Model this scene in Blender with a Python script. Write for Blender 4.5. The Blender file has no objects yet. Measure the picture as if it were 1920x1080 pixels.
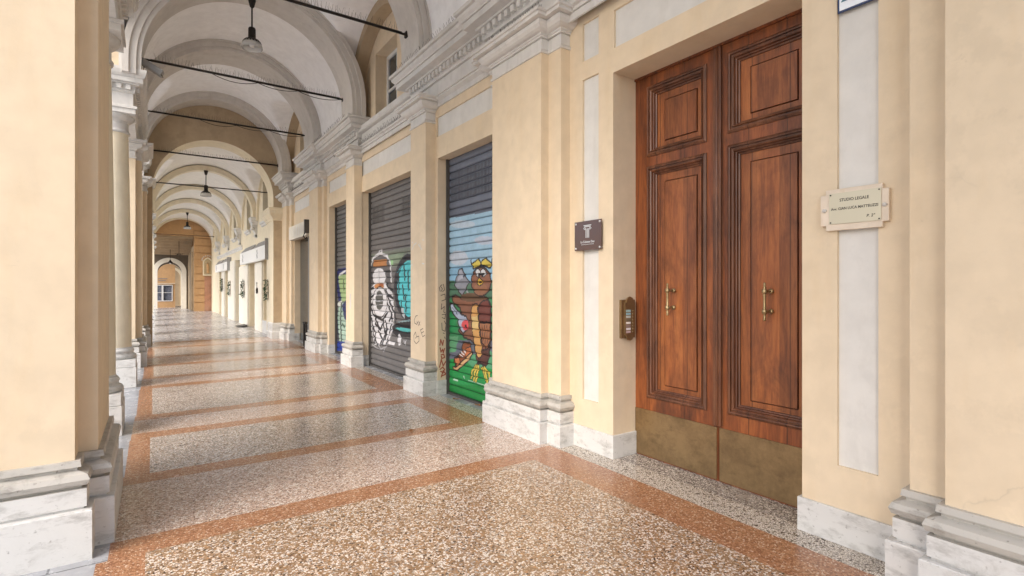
import bpy, math, random
import numpy as np
from mathutils import Vector
random.seed(7)
R = math.radians
sc = bpy.context.scene
COL = sc.collection

# ---------------------------------------------------------------- camera, world, sun, exposure
cam_d = bpy.data.cameras.new("camera")
cam_d.sensor_width = 36.0
cam_d.lens = 36.0 * 975 / 1920
cam_d.shift_y = -3.0 / 1920
cam_d.clip_start = 0.05
cam_d.clip_end = 2000
cam = bpy.data.objects.new("camera", cam_d)
COL.objects.link(cam)
cam.location = (0, 0, 1.5)
cam.rotation_euler = (R(90), 0, -R(34.695))
sc.camera = cam

SUN_EL, SUN_AZ = 40.0, 246.0        # sun in the south-west of the scene: over the street, behind the camera
world = bpy.data.worlds.new("World")
sc.world = world
world.use_nodes = True
wn = world.node_tree
bg = wn.nodes["Background"]
sky = wn.nodes.new("ShaderNodeTexSky")
sky.sky_type = 'NISHITA'
sky.sun_disc = False
sky.sun_elevation = R(SUN_EL)
sky.sun_rotation = R(SUN_AZ)
sky.air_density = 1.0
sky.dust_density = 2.5
sky.ozone_density = 0.6
wn.links.new(sky.outputs[0], bg.inputs[0])
bg.inputs[1].default_value = 0.14

sun_d = bpy.data.lights.new("sun", 'SUN')
sun_d.energy = 0.65
sun_d.angle = R(28)
sun_d.color = (1.0, 0.98, 0.955)
sun = bpy.data.objects.new("sun", sun_d)
COL.objects.link(sun)
sd = Vector((math.sin(R(SUN_AZ)) * math.cos(R(SUN_EL)), math.cos(R(SUN_AZ)) * math.cos(R(SUN_EL)), math.sin(R(SUN_EL))))
sun.rotation_euler = (-sd).to_track_quat('-Z', 'Y').to_euler()
sun.location = (-20, -15, 30)

sc.view_settings.view_transform = 'Standard'
sc.view_settings.look = 'None'
sc.view_settings.gamma = 1.0
sc.view_settings.exposure = 1.43
sc.render.engine = 'CYCLES'
sc.cycles.max_bounces = 10
sc.cycles.diffuse_bounces = 7
sc.cycles.use_denoising = True

# ---------------------------------------------------------------- materials
def lin(c):
    return tuple(((v / 255) / 12.92 if v / 255 <= .04045 else ((v / 255 + .055) / 1.055) ** 2.4) for v in c)

class NT:
    def __init__(s, name):
        s.m = bpy.data.materials.new(name); s.m.use_nodes = True
        s.t = s.m.node_tree; s.b = s.t.nodes["Principled BSDF"]
        s.tc = s.t.nodes.new("ShaderNodeTexCoord")
    def n(s, typ, **kw):
        n = s.t.nodes.new("ShaderNode" + typ)
        for k, v in kw.items():
            if k in n.inputs: n.inputs[k].default_value = v
            else: setattr(n, k, v)
        return n
    def l(s, a, b): s.t.links.new(a, b)
    def coords(s, scale=(1, 1, 1), rot=(0, 0, 0)):
        mp = s.n("Mapping"); mp.inputs['Scale'].default_value = scale; mp.inputs['Rotation'].default_value = rot
        s.l(s.tc.outputs['Object'], mp.inputs[0]); return mp.outputs[0]
    def noise(s, vec, scale, detail=4, rough=.55, dist=0.0):
        n = s.n("TexNoise"); n.inputs['Scale'].default_value = scale; n.inputs['Detail'].default_value = detail
        n.inputs['Roughness'].default_value = rough; n.inputs['Distortion'].default_value = dist
        s.l(vec, n.inputs['Vector']); return n.outputs['Fac']
    def ramp(s, fac, stops, interp='LINEAR'):
        r = s.n("ValToRGB"); e = r.color_ramp.elements; r.color_ramp.interpolation = interp
        while len(e) < len(stops): e.new(0.5)
        for i, (p, c) in enumerate(stops):
            e[i].position = p; e[i].color = (*c, 1) if len(c) == 3 else c
        s.l(fac, r.inputs[0]); return r.outputs[0]
    def mix(s, fac, a, b, mode='MIX'):
        m = s.n("Mix"); m.data_type = 'RGBA'; m.blend_type = mode
        for sock, v in ((m.inputs[0], fac), (m.inputs[6], a), (m.inputs[7], b)):
            if isinstance(v, (int, float)): sock.default_value = v
            elif isinstance(v, tuple): sock.default_value = (*v, 1)
            else: s.l(v, sock)
        return m.outputs[2]
    def bump(s, h, strength=.2, dist=.01):
        b = s.n("Bump"); b.inputs['Strength'].default_value = strength; b.inputs['Distance'].default_value = dist
        s.l(h, b.inputs['Height']); s.l(b.outputs[0], s.b.inputs['Normal'])
    def done(s, col=None, rough=.7, metal=0.0, spec=None):
        if col is not None:
            if isinstance(col, tuple): s.b.inputs['Base Color'].default_value = (*col, 1)
            else: s.l(col, s.b.inputs['Base Color'])
        if isinstance(rough, (int, float)): s.b.inputs['Roughness'].default_value = rough
        else: s.l(rough, s.b.inputs['Roughness'])
        s.b.inputs['Metallic'].default_value = metal
        if spec is not None: s.b.inputs['Specular IOR Level'].default_value = spec
        return s.m

def mul(c, k): return tuple(v * k for v in c)

def plaster(name, c, var=.10, stain=None, sscale=1.0, bump=.15, rough=.85, stain_amt=.5):
    t = NT(name); v = t.coords()
    n1 = t.noise(v, .9 * sscale, 6, .6); n2 = t.noise(t.coords((3, 3, .6)), 1.6 * sscale, 5, .65)
    base = t.ramp(n1, [(.3, mul(c, 1 - var)), (.7, mul(c, 1 + var * .6))])
    if stain:
        f = t.ramp(n2, [(.52, (0, 0, 0)), (.78, (stain_amt,) * 3)])
        base = t.mix(f, base, stain)
    n6 = t.noise(t.coords((1, .8, .7)), 1.15, 7, .72)               # repainted patches with a soft ragged edge
    base = t.mix(t.ramp(n6, [(.53, (0, 0, 0)), (.56, (.55,) * 3)]), base, mul(c, 1 - var * 1.7))
    # scuffs and hairline cracks
    n5 = t.noise(t.coords((1, 1, 1.6)), 5.5, 8, .8)
    base = t.mix(t.ramp(n5, [(.655, (0, 0, 0)), (.70, (.35,) * 3)]), base, mul(c, .60))
    wp = t.n("TexNoise"); wp.inputs['Scale'].default_value = 2.2; wp.inputs['Detail'].default_value = 5; t.l(v, wp.inputs['Vector'])
    ad = t.n("VectorMath", operation='MULTIPLY_ADD'); t.l(wp.outputs['Color'], ad.inputs[0]); ad.inputs[1].default_value = (.5,) * 3; t.l(v, ad.inputs[2])
    ck = t.n("TexVoronoi", feature='DISTANCE_TO_EDGE'); ck.inputs['Scale'].default_value = .9; t.l(ad.outputs[0], ck.inputs['Vector'])
    cm = t.ramp(ck.outputs['Distance'], [(.0, (.32,) * 3), (.005, (0, 0, 0))]); gate = t.ramp(n1, [(.60, (0, 0, 0)), (.66, (1, 1, 1))])
    base = t.mix(t.mix(1.0, cm, gate, 'MULTIPLY'), base, mul(c, .45))
    n3 = t.noise(v, 60, 3); n4 = t.noise(v, 7, 4)
    base = t.mix(.16, base, t.ramp(n4, [(.35, mul(c, .72)), (.65, mul(c, 1.15))]))
    t.bump(t.mix(.5, n3, n4), bump, .006)
    return t.done(base, rough, spec=.25)

STUCCO_C = (.715, .592, .43)
M = {}
M['stucco'] = plaster('ochre_stucco', STUCCO_C, .05, (.64, .46, .25), 1.0, stain_amt=.35)
M['panel'] = plaster('pale_grey_plaster', (.68, .665, .63), .05, (.52, .50, .45), 1.2)
M['trim'] = plaster('grey_white_stone_trim', (.66, .645, .615), .08, (.40, .38, .35), 1.6, stain_amt=.55)
M['vault'] = plaster('white_vault_plaster', (.90, .90, .90), .04, (.74, .73, .73), .7, .1, stain_amt=.3)
M['vault_warm'] = plaster('warm_white_vault_plaster', (.83, .80, .75), .03, (.68, .63, .57), .7, .1, stain_amt=.4)
M['rib'] = plaster('grey_rib_plaster', (.62, .59, .55), .08, (.42, .38, .33), 1.2)
M['brown'] = plaster('brown_plaster', (.47, .37, .25), .12, (.33, .25, .16), .8)
M['cream'] = plaster('cream_plaster', (.76, .68, .52), .05, (.62, .5, .33), 1.0)
M['white'] = plaster('white_paint', (.74, .70, .61), .03, None, 1.0, .05, .6)
M['orange'] = plaster('orange_plaster', (.56, .345, .175), .10, (.42, .24, .12), 1.0)

def marble(name, c, vein, dark):
    t = NT(name); v = t.coords()
    n = t.noise(v, 3.2, 8, .7, 1.2); n2 = t.noise(t.coords((2, 2, 5)), 3.0, 6, .7)
    base = t.ramp(n, [(.30, vein), (.43, c), (.75, mul(c, 1.05))])
    sp = t.noise(v, 38, 2, .5)
    base = t.mix(t.ramp(sp, [(.66, (0, 0, 0)), (.74, (.65,) * 3)]), base, dark)
    base = t.mix(t.ramp(n2, [(.50, (0, 0, 0)), (.72, (.7,) * 3)]), base, dark)
    t.bump(t.mix(.5, sp, n), .25, .006)
    return t.done(base, .55, spec=.35)
M['marble'] = marble('worn_white_marble', (.61, .605, .585), (.50, .49, .465), (.27, .26, .24))
M['marble_dark'] = marble('weathered_marble', (.46, .44, .40), (.30, .28, .25), (.17, .155, .135))

def terrazzo(name, stops, scale, matrix, edge=.09, rough=(.12, .34), patch=None):
    t = NT(name); v = t.coords()
    wob = t.n("TexNoise"); wob.inputs['Scale'].default_value = scale * .8; wob.inputs['Detail'].default_value = 2
    t.l(v, wob.inputs['Vector'])
    add = t.n("VectorMath", operation='MULTIPLY_ADD'); t.l(wob.outputs['Color'], add.inputs[0])
    add.inputs[1].default_value = (.55 / scale,) * 3; t.l(v, add.inputs[2])
    vo = t.n("TexVoronoi", feature='F1'); vo.inputs['Scale'].default_value = scale; t.l(add.outputs[0], vo.inputs['Vector'])
    ve = t.n("TexVoronoi", feature='DISTANCE_TO_EDGE'); ve.inputs['Scale'].default_value = scale; t.l(add.outputs[0], ve.inputs['Vector'])
    sep = t.n("SeparateColor"); t.l(vo.outputs['Color'], sep.inputs[0])
    chips = t.ramp(sep.outputs[0], stops, 'CONSTANT')
    vs = t.n("TexVoronoi", feature='F1'); vs.inputs['Scale'].default_value = scale * 2.7; t.l(add.outputs[0], vs.inputs['Vector'])
    sep2 = t.n("SeparateColor"); t.l(vs.outputs['Color'], sep2.inputs[0])
    mt = t.ramp(sep2.outputs[1], [(0, mul(matrix, .6)), (.4, matrix), (.75, mul(matrix, 1.5))], 'CONSTANT')
    e = t.ramp(ve.outputs['Distance'], [(edge * .5, (0, 0, 0)), (edge, (1, 1, 1))])
    base = t.mix(e, mt, chips)
    big = t.noise(v, .55, 5, .6)
    base = t.mix(1.0, base, t.ramp(big, [(.3, (.80, .77, .74)), (.7, (1.08, 1.06, 1.04))]), 'MULTIPLY')
    st = t.noise(v, 2.6, 7, .75); sp = t.noise(v, 17, 3, .6)
    base = t.mix(t.ramp(st, [(.56, (0, 0, 0)), (.74, (.35,) * 3)]), base, mul(matrix, .7))
    base = t.mix(t.ramp(sp, [(.70, (0, 0, 0)), (.74, (.45,) * 3)]), base, mul(matrix, .35))
    ck = t.n("TexVoronoi", feature='DISTANCE_TO_EDGE'); ck.inputs['Scale'].default_value = .55
    w2 = t.n("TexNoise"); w2.inputs['Scale'].default_value = 1.7; w2.inputs['Detail'].default_value = 6; t.l(v, w2.inputs['Vector'])
    a2 = t.n("VectorMath", operation='MULTIPLY_ADD'); t.l(w2.outputs['Color'], a2.inputs[0]); a2.inputs[1].default_value = (.6,) * 3; t.l(v, a2.inputs[2]); t.l(a2.outputs[0], ck.inputs['Vector'])
    cm = t.ramp(ck.outputs['Distance'], [(0, (.6,) * 3), (.0035, (0, 0, 0))]); gate = t.ramp(big, [(.50, (0, 0, 0)), (.56, (1, 1, 1))])
    base = t.mix(t.mix(1.0, cm, gate, 'MULTIPLY'), base, mul(matrix, .3))
    rn = t.noise(v, 1.3, 6, .7)
    rg = t.n("MapRange"); rg.inputs[1].default_value = .3; rg.inputs[2].default_value = .7
    rg.inputs[3].default_value = rough[0]; rg.inputs[4].default_value = rough[1]; t.l(rn, rg.inputs[0])
    t.bump(t.noise(v, 9, 3), .05, .004)
    return t.done(base, rg.outputs[0], spec=.55)
CR, TN, BN, DK, GY = (.84, .80, .74), (.42, .30, .20), (.30, .19, .105), (.08, .06, .05), (.44, .42, .39)
M['tz_coarse'] = terrazzo('coarse_terrazzo', [(0, BN), (.24, TN), (.44, (.46, .27, .13)), (.50, GY), (.58, CR), (.80, (.74, .62, .50)), (.93, DK)], 88, (.27, .165, .09))
M['tz_grey'] = terrazzo('grey_terrazzo', [(0, BN), (.12, GY), (.36, (.52, .45, .38)), (.55, (.60, .565, .52)), (.66, CR), (.88, DK)], 84, (.28, .22, .18), rough=(.10, .30))
M['tz_pink'] = terrazzo('pink_terrazzo', [(0, (.20, .13, .095)), (.16, (.52, .40, .33)), (.45, (.62, .50, .43)), (.66, CR), (.88, (.36, .32, .30))], 92, (.42, .31, .25), rough=(.10, .32))
M['tz_red'] = terrazzo('red_terrazzo', [(0, (.27, .125, .065)), (.3, (.40, .20, .105)), (.62, (.50, .28, .16)), (.88, (.66, .49, .36))], 100, (.32, .155, .08), rough=(.11, .32))
M['tz_light'] = terrazzo('light_terrazzo', [(0, (.76, .72, .64)), (.4, CR), (.80, GY), (.90, DK)], 88, (.22, .18, .14), .14)
M['tz_dark'] = terrazzo('dark_terrazzo', [(0, (.20, .18, .17)), (.3, GY), (.55, (.55, .52, .48)), (.72, CR), (.86, DK)], 110, (.20, .17, .15))

def slabs(name, c, c2, ro=(.14, .34), sp=.55):
    t = NT(name); v = t.coords((1, 1, 1))
    br = t.n("TexBrick"); br.inputs['Scale'].default_value = 1.0; br.inputs['Mortar Size'].default_value = .006
    br.inputs['Brick Width'].default_value = .9; br.inputs['Row Height'].default_value = .6
    br.inputs['Color1'].default_value = (*c, 1); br.inputs['Color2'].default_value = (*c2, 1); br.inputs['Mortar'].default_value = (*mul(c, .5), 1)
    t.l(v, br.inputs['Vector'])
    n = t.noise(v, 5, 7, .7)
    base = t.mix(1.0, br.outputs['Color'], t.ramp(n, [(.3, (.75,) * 3), (.7, (1.15,) * 3)]), 'MULTIPLY')
    t.bump(n, .1, .005)
    return t.done(base, t.ramp(n, [(.3, (ro[0],) * 3), (.7, (ro[1],) * 3)]), spec=sp)
M['slab'] = slabs('grey_stone_slabs', (.37, .365, .37), (.45, .44, .44))
M['kerb'] = slabs('blue_grey_kerb_stone', (.33, .345, .37), (.38, .39, .41))
M['bounce_paving'] = slabs('pale_bounce_paving', (.54, .535, .52), (.60, .59, .57), (.75, .95), .15)  # unseen street paving, lightened to bounce fill light onto the vaults

def wood(name, c1, c2, c3, rough=.42, sx=1.0):
    t = NT(name); rnd = t.n("ObjectInfo")
    mp = t.n("Mapping"); mp.inputs['Scale'].default_value = (5.5 * sx, 5.5 * sx, .55); t.l(t.tc.outputs['Object'], mp.inputs[0])
    of = t.n("VectorMath", operation='MULTIPLY_ADD'); of.inputs[1].default_value = (37, 11, 19)
    cx = t.n("CombineXYZ")
    for i in range(3): t.l(rnd.outputs['Random'], cx.inputs[i])
    t.l(cx.outputs[0], of.inputs[0]); t.l(mp.outputs[0], of.inputs[2])
    g = t.noise(of.outputs[0], 2.3, 9, .68, .8)
    base = t.ramp(g, [(.28, c1), (.48, c2), (.70, c3)])
    bl = t.noise(t.coords((2.2, 2.2, 1.1)), 1.6, 6, .65, .5)
    base = t.mix(t.ramp(bl, [(.47, (0, 0, 0)), (.68, (.85,) * 3)]), base, mul(c1, 1.1))
    fine = t.noise(of.outputs[0], 14, 4, .6)
    wnz = t.n("TexWhiteNoise", noise_dimensions='1D'); sx_ = t.n("SeparateXYZ"); t.l(t.tc.outputs['Object'], sx_.inputs[0])
    bq = t.n("Math", operation='MULTIPLY'); bq.inputs[1].default_value = 6.2; t.l(sx_.outputs[1], bq.inputs[0])
    bf = t.n("Math", operation='FLOOR'); t.l(bq.outputs[0], bf.inputs[0]); ba = t.n("Math", operation='ADD'); t.l(bf.outputs[0], ba.inputs[0]); t.l(rnd.outputs['Random'], ba.inputs[1]); t.l(ba.outputs[0], wnz.inputs['W'])
    base = t.mix(1.0, base, t.ramp(wnz.outputs['Value'], [(0, (.78, .74, .72)), (1, (1.22, 1.18, 1.1))]), 'MULTIPLY')
    base = t.mix(.15, base, t.ramp(fine, [(.4, mul(c1, .6)), (.6, c3)]))
    # a few straight board joints
    wv = t.n("TexWave", wave_type='BANDS', bands_direction='Y'); wv.inputs['Scale'].default_value = 1.12; wv.inputs['Distortion'].default_value = .0
    t.l(t.tc.outputs['Object'], wv.inputs['Vector'])
    base = t.mix(t.ramp(wv.outputs['Fac'], [(.0, (.7,) * 3), (.004, (0, 0, 0))]), base, mul(c1, .35))
    t.bump(fine, .12, .003)
    return t.done(base, t.ramp(bl, [(.35, (rough - .06,) * 3), (.7, (rough + .16,) * 3)]), spec=.5)
M['wood'] = wood('varnished_wood', (.05, .016, .007), (.185, .052, .016), (.33, .105, .029))
M['wood_field'] = wood('varnished_wood_panel', (.095, .029, .011), (.26, .081, .024), (.40, .145, .042))
M['wood_mould'] = wood('worn_wood_moulding', (.05, .019, .010), (.12, .042, .019), (.23, .10, .05), .36)
M['timber'] = wood('roof_timber', (.16, .07, .025), (.33, .155, .06), (.45, .23, .09), .7)

def brass(name, c, d, rough):
    t = NT(name); v = t.coords()
    n = t.noise(v, 2.6, 8, .72); n2 = t.noise(t.coords((2, 2, 5)), 4, 6, .7)
    base = t.ramp(n, [(.3, d), (.62, c)])
    base = t.mix(t.ramp(n2, [(.55, (0, 0, 0)), (.75, (.5,) * 3)]), base, mul(d, .6))
    t.bump(n2, .06, .003)
    return t.done(base, t.ramp(n, [(.3, (rough + .2,) * 3), (.7, (rough,) * 3)]), .85)
M['brass'] = brass('tarnished_brass', (.37, .255, .13), (.17, .112, .06), .42)
M['brass_bright'] = brass('handled_brass', (.46, .35, .19), (.22, .155, .075), .3)
M['plate'] = NT('brass_nameplate').done(lin((196, 188, 165)), .4, .25)
M['iron'] = plaster('black_iron', (.028, .024, .021), .3, (.07, .04, .025), 4, .2, .6)
M['wire'] = NT('thin_wire').done((.10, .09, .08), .5, .6)
M['ink'] = NT('dark_lettering').done((.045, .04, .035), .6)
M['silver'] = NT('silver_lettering').done((.72, .72, .72), .35, .4)
M['greyink'] = NT('grey_lettering').done((.22, .22, .23), .6)
M['redink'] = NT('rust_red_spray_paint').done((.36, .085, .04), .7)
M['darkink'] = NT('dark_marker_paint').done((.12, .085, .075), .7)
M['plaque_brown'] = NT('brown_acrylic').done((.075, .024, .017), .08, spec=.6)
M['blue'] = NT('blue_enamel').done((.02, .035, .10), .25)
M['enamel'] = NT('white_enamel').done((.80, .84, .88), .25)
M['teal'] = NT('teal_numeral').done((.05, .15, .21), .3)
M['glass'] = NT('window_glass').done((.05, .06, .065), .06, spec=.8)
M['doorglass'] = NT('shop_glass').done((.40, .31, .18), .12, spec=.8)
M['notice'] = plaster('notice_covered_glass', (.13, .145, .19), .5, (.45, .47, .5), 9, .05, .3, stain_amt=.7)
M['frame'] = plaster('white_window_frame', (.74, .74, .73), .04, None, 1, .05, .45)
M['metalgrey'] = plaster('grey_painted_metal', (.30, .30, .30), .10, (.2, .19, .18), 2, .05, .45)
M['darkgrey'] = plaster('dark_grey_metal', (.09, .085, .08), .15, None, 2, .05, .5)
M['leaf'] = plaster('evergreen_leaf', (.03, .065, .025), .4, None, 8, .1, .6)
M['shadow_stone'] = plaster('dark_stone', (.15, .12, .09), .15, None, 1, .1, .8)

def lampglass():
    t = NT('prismatic_lamp_glass'); g = t.b
    g.inputs['Base Color'].default_value = (.86, .86, .84, 1); g.inputs['Roughness'].default_value = .25
    g.inputs['Transmission Weight'].default_value = .55; g.inputs['IOR'].default_value = 1.3
    return t.m
M['lampglass'] = lampglass()

def painted():
    t = NT('spray_painted_shutter_metal'); a = t.n("Attribute"); a.attribute_name = 'paint'
    v = t.coords(); n = t.noise(v, 6, 6, .7); s = t.noise(t.coords((1, 4, .5)), 5, 4)
    base = t.mix(1.0, a.outputs['Color'], t.ramp(n, [(.3, (.84,) * 3), (.7, (1.08,) * 3)]), 'MULTIPLY')
    base = t.mix(t.ramp(s, [(.58, (0, 0, 0)), (.78, (.18,) * 3)]), base, (.16, .15, .15))
    return t.done(base, .48, .0, .4)
M['painted'] = painted()

# ---------------------------------------------------------------- mesh helpers
class MB:
    def __init__(s): s.v = []; s.f = []; s.m = []; s.sm = []
    def add(s, vs, fs, mi=0, smooth=False):
        o = len(s.v); s.v += [tuple(p) for p in vs]
        for f in fs: s.f.append([o + i for i in f]); s.m.append(mi); s.sm.append(smooth)
        return s
    def quad(s, a, b, c, d, mi=0): return s.add([a, b, c, d], [(0, 1, 2, 3)], mi)
    def box(s, x0, x1, y0, y1, z0, z1, mi=0):
        v = [(x, y, z) for z in (z0, z1) for y in (y0, y1) for x in (x0, x1)]
        return s.add(v, [(0, 2, 3, 1), (4, 5, 7, 6), (0, 1, 5, 4), (2, 6, 7, 3), (0, 4, 6, 2), (1, 3, 7, 5)], mi)
    def sweep(s, path, prof, closed=False, side=1, mi=0, smooth=False, caps=True):
        n = len(path); k = len(prof); vs = []
        for i, (x, y) in enumerate(path):
            dirs = []
            if closed or i > 0: a = path[i - 1]; dirs.append((x - a[0], y - a[1]))
            if closed or i < n - 1: b = path[(i + 1) % n]; dirs.append((b[0] - x, b[1] - y))
            ns = []
            for dx, dy in dirs:
                L = math.hypot(dx, dy); ns.append((-dy / L * side, dx / L * side))
            if len(ns) == 2:
                mx, my = ns[0][0] + ns[1][0], ns[0][1] + ns[1][1]
                d = (mx * ns[0][0] + my * ns[0][1]); mx /= d; my /= d
            else: mx, my = ns[0]
            for off, z in prof: vs.append((x + mx * off, y + my * off, z))
        fs = []
        for i in range(n if closed else n - 1):
            j = (i + 1) % n
            for q in range(k - 1): fs.append((i * k + q, j * k + q, j * k + q + 1, i * k + q + 1))
        if not closed and caps and k > 2:
            fs.append(tuple(range(k))[::-1]); fs.append(tuple((n - 1) * k + q for q in range(k)))
        return s.add(vs, fs, mi, smooth)
    def lathe(s, c, prof, seg=28, mi=0, smooth=True):
        vs = []; k = len(prof)
        for i in range(seg):
            a = 2 * math.pi * i / seg
            for r, z in prof: vs.append((c[0] + r * math.cos(a), c[1] + r * math.sin(a), c[2] + z))
        fs = [(i * k + q, ((i + 1) % seg) * k + q, ((i + 1) % seg) * k + q + 1, i * k + q + 1) for i in range(seg) for q in range(k - 1)]
        return s.add(vs, fs, mi, smooth)
    def tube(s, pts, r, seg=8, mi=0):
        pts = [Vector(p) for p in pts]; vs = []
        for i, p in enumerate(pts):
            d = (pts[min(i + 1, len(pts) - 1)] - pts[max(i - 1, 0)]).normalized()
            u = d.orthogonal().normalized() if abs(d.z) > .99 else d.cross(Vector((0, 0, 1))).normalized()
            w = d.cross(u)
            for q in range(seg):
                a = 2 * math.pi * q / seg; vs.append(p + (u * math.cos(a) + w * math.sin(a)) * r)
        fs = [(i * seg + q, i * seg + (q + 1) % seg, (i + 1) * seg + (q + 1) % seg, (i + 1) * seg + q) for i in range(len(pts) - 1) for q in range(seg)]
        fs += [tuple(range(seg))[::-1], tuple((len(pts) - 1) * seg + q for q in range(seg))]
        return s.add(vs, fs, mi, True)
    def ring(s, xc, zc, r0, r1, y0, y1, foot=None, seg=48, mi=0, axis='Y', a0=0, a1=math.pi):
        """half ring (arch) spanning in X, thickness along Y (axis Y) or spanning in Y, thickness along X (axis X)"""
        prof = []
        for i in range(seg + 1):
            a = a0 + (a1 - a0) * i / seg; prof.append((math.cos(a), math.sin(a), 0))
        vs = []
        def P(u, d, z): return (u, d, z) if axis == 'Y' else (d, u, z)
        rows = []
        if foot is not None: rows.append((xc + r0, foot, xc + r1, foot))
        for c, sn, _ in prof: rows.append((xc + r0 * c, zc + r0 * sn, xc + r1 * c, zc + r1 * sn))
        if foot is not None: rows.append((xc - r0, foot, xc - r1, foot))
        for a, b, c, d in rows:
            vs += [P(a, y0, b), P(c, y0, d), P(c, y1, d), P(a, y1, b)]
        fs = []
        for i in range(len(rows) - 1):
            for q in range(4):
                fs.append((i * 4 + q, i * 4 + (q + 1) % 4, i * 4 + 4 + (q + 1) % 4, i * 4 + 4 + q))
        fs += [(0, 1, 2, 3), tuple(len(rows) * 4 - 4 + q for q in (3, 2, 1, 0))]
        return s.add(vs, fs, mi)
    def facade(s, axis, D, u0, u1, v0, v1, holes=(), mi=0):
        """flat wall on the plane axis=D with holes (u0,u1,v0,v1,depth,back material or None)"""
        us = sorted({u0, u1, *[h[0] for h in holes], *[h[1] for h in holes]}); us = [u for u in us if u0 <= u <= u1]
        vs = sorted({v0, v1, *[h[2] for h in holes], *[h[3] for h in holes]}); vs = [v for v in vs if v0 <= v <= v1]
        def P(u, v, d): return (D + d, u, v) if axis == 'X' else (u, D + d, v)
        def inside(u, v): return any(h[0] < u < h[1] and h[2] < v < h[3] for h in holes)
        for i in range(len(us) - 1):
            for j in range(len(vs) - 1):
                if not inside((us[i] + us[i + 1]) / 2, (vs[j] + vs[j + 1]) / 2):
                    s.quad(P(us[i], vs[j], 0), P(us[i + 1], vs[j], 0), P(us[i + 1], vs[j + 1], 0), P(us[i], vs[j + 1], 0), mi)
        for a, b, c, d, dep, back in holes:
            s.quad(P(a, c, 0), P(a, d, 0), P(a, d, dep), P(a, c, dep), mi); s.quad(P(b, c, 0), P(b, d, 0), P(b, d, dep), P(b, c, dep), mi)
            s.quad(P(a, d, 0), P(b, d, 0), P(b, d, dep), P(a, d, dep), mi)
            if c > v0: s.quad(P(a, c, 0), P(b, c, 0), P(b, c, dep), P(a, c, dep), mi)
            if back is not None: s.quad(P(a, c, dep), P(b, c, dep), P(b, d, dep), P(a, d, dep), back)
        return s
    def ribbon(s, pts, w, axis, D, th=.0012, mi=0):
        """flat brush stroke on plane axis=D (paint thickness towards the viewer)"""
        for i in range(len(pts) - 1):
            (a, b), (c, d) = pts[i], pts[i + 1]; L = math.hypot(c - a, d - b) or 1
            ex, ey = (c - a) / L * w * .4, (d - b) / L * w * .4; nx, ny = -(d - b) / L * w / 2, (c - a) / L * w / 2
            q = [(a - ex + nx, b - ey + ny), (a - ex - nx, b - ey - ny), (c + ex - nx, d + ey - ny), (c + ex + nx, d + ey + ny)]
            off = -th - .0004 * (i % 3)
            s.add([(D + off, u, v) if axis == 'X' else (u, D + off, v) for u, v in q], [(0, 1, 2, 3)], mi)
        return s
    def build(s, name, mats, parent=None, loc=None, bevel=0, recalc=True):
        me = bpy.data.meshes.new(name)
        o = bpy.data.objects.new(name, me); COL.objects.link(o)
        if parent is not None:
            org = world_loc(parent)
        else:
            org = Vector(loc) if loc is not None else Vector((0, 0, 0)); o.location = org
        me.from_pydata([(x - org[0], y - org[1], z - org[2]) for x, y, z in s.v], [], s.f)
        if not isinstance(mats, (list, tuple)): mats = [mats]
        for m in mats: me.materials.append(M[m] if isinstance(m, str) else m)
        me.polygons.foreach_set('material_index', s.m); me.polygons.foreach_set('use_smooth', s.sm)
        me.update()
        if recalc:
            import bmesh
            bm = bmesh.new(); bm.from_mesh(me); bmesh.ops.remove_doubles(bm, verts=bm.verts, dist=1e-5)
            bmesh.ops.recalc_face_normals(bm, faces=bm.faces); bm.to_mesh(me); bm.free()
        if bevel:
            b = o.modifiers.new('bevel', 'BEVEL'); b.width = bevel; b.segments = 2; b.limit_method = 'ANGLE'; b.angle_limit = R(40)
        if parent is not None: o.parent = parent
        return o

def world_loc(o):
    v = Vector(o.location)
    while o.parent: o = o.parent; v = v + Vector(o.location)
    return v

def tag(o, label=None, cat=None, group=None, kind=None):
    if label: o['label'] = label
    if cat: o['category'] = cat
    if group: o['group'] = group
    if kind or cat: o['kind'] = kind or 'thing'
    return o

def thing(name, loc, label, cat, group=None):
    o = bpy.data.objects.new(name, None); COL.objects.link(o); o.location = loc; o.empty_display_size = .2
    return tag(o, label, cat, group, 'thing')

def copy_thing(o, loc, label=None, group=None):
    def cp(a, p):
        c = a.copy(); COL.objects.link(c)
        if p: c.parent = p
        for ch in list(a.children): cp(ch, c)
        return c
    r = cp(o, None); r.location = loc
    if label: r['label'] = label
    return r

def text_mb(body, size, axis, D, u, v, ext=.0015, align='CENTER', shear=0.0, bold=0.0, squeeze=1.0):
    """lettering as a mesh lying on plane axis=D, read from the -axis side; u,v = centre point"""
    cu = bpy.data.curves.new('t', 'FONT'); cu.body = body; cu.size = size; cu.extrude = ext; cu.align_x = align; cu.align_y = 'CENTER'
    cu.shear = shear; cu.offset = bold; cu.resolution_u = 4
    o = bpy.data.objects.new('t', cu); COL.objects.link(o)
    bpy.context.view_layer.update()
    dg = bpy.context.evaluated_depsgraph_get(); me = o.evaluated_get(dg).to_mesh()
    mb = MB()
    vs = []
    for p in me.vertices:
        x, y, z = p.co; x *= squeeze
        vs.append((D - z, u - x, v + y) if axis == 'X' else (u + x, D - z, v + y))
    mb.add(vs, [tuple(pl.vertices) for pl in me.polygons])
    o.evaluated_get(dg).to_mesh_clear()
    bpy.data.objects.remove(o); bpy.data.curves.remove(cu)
    return mb
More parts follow.
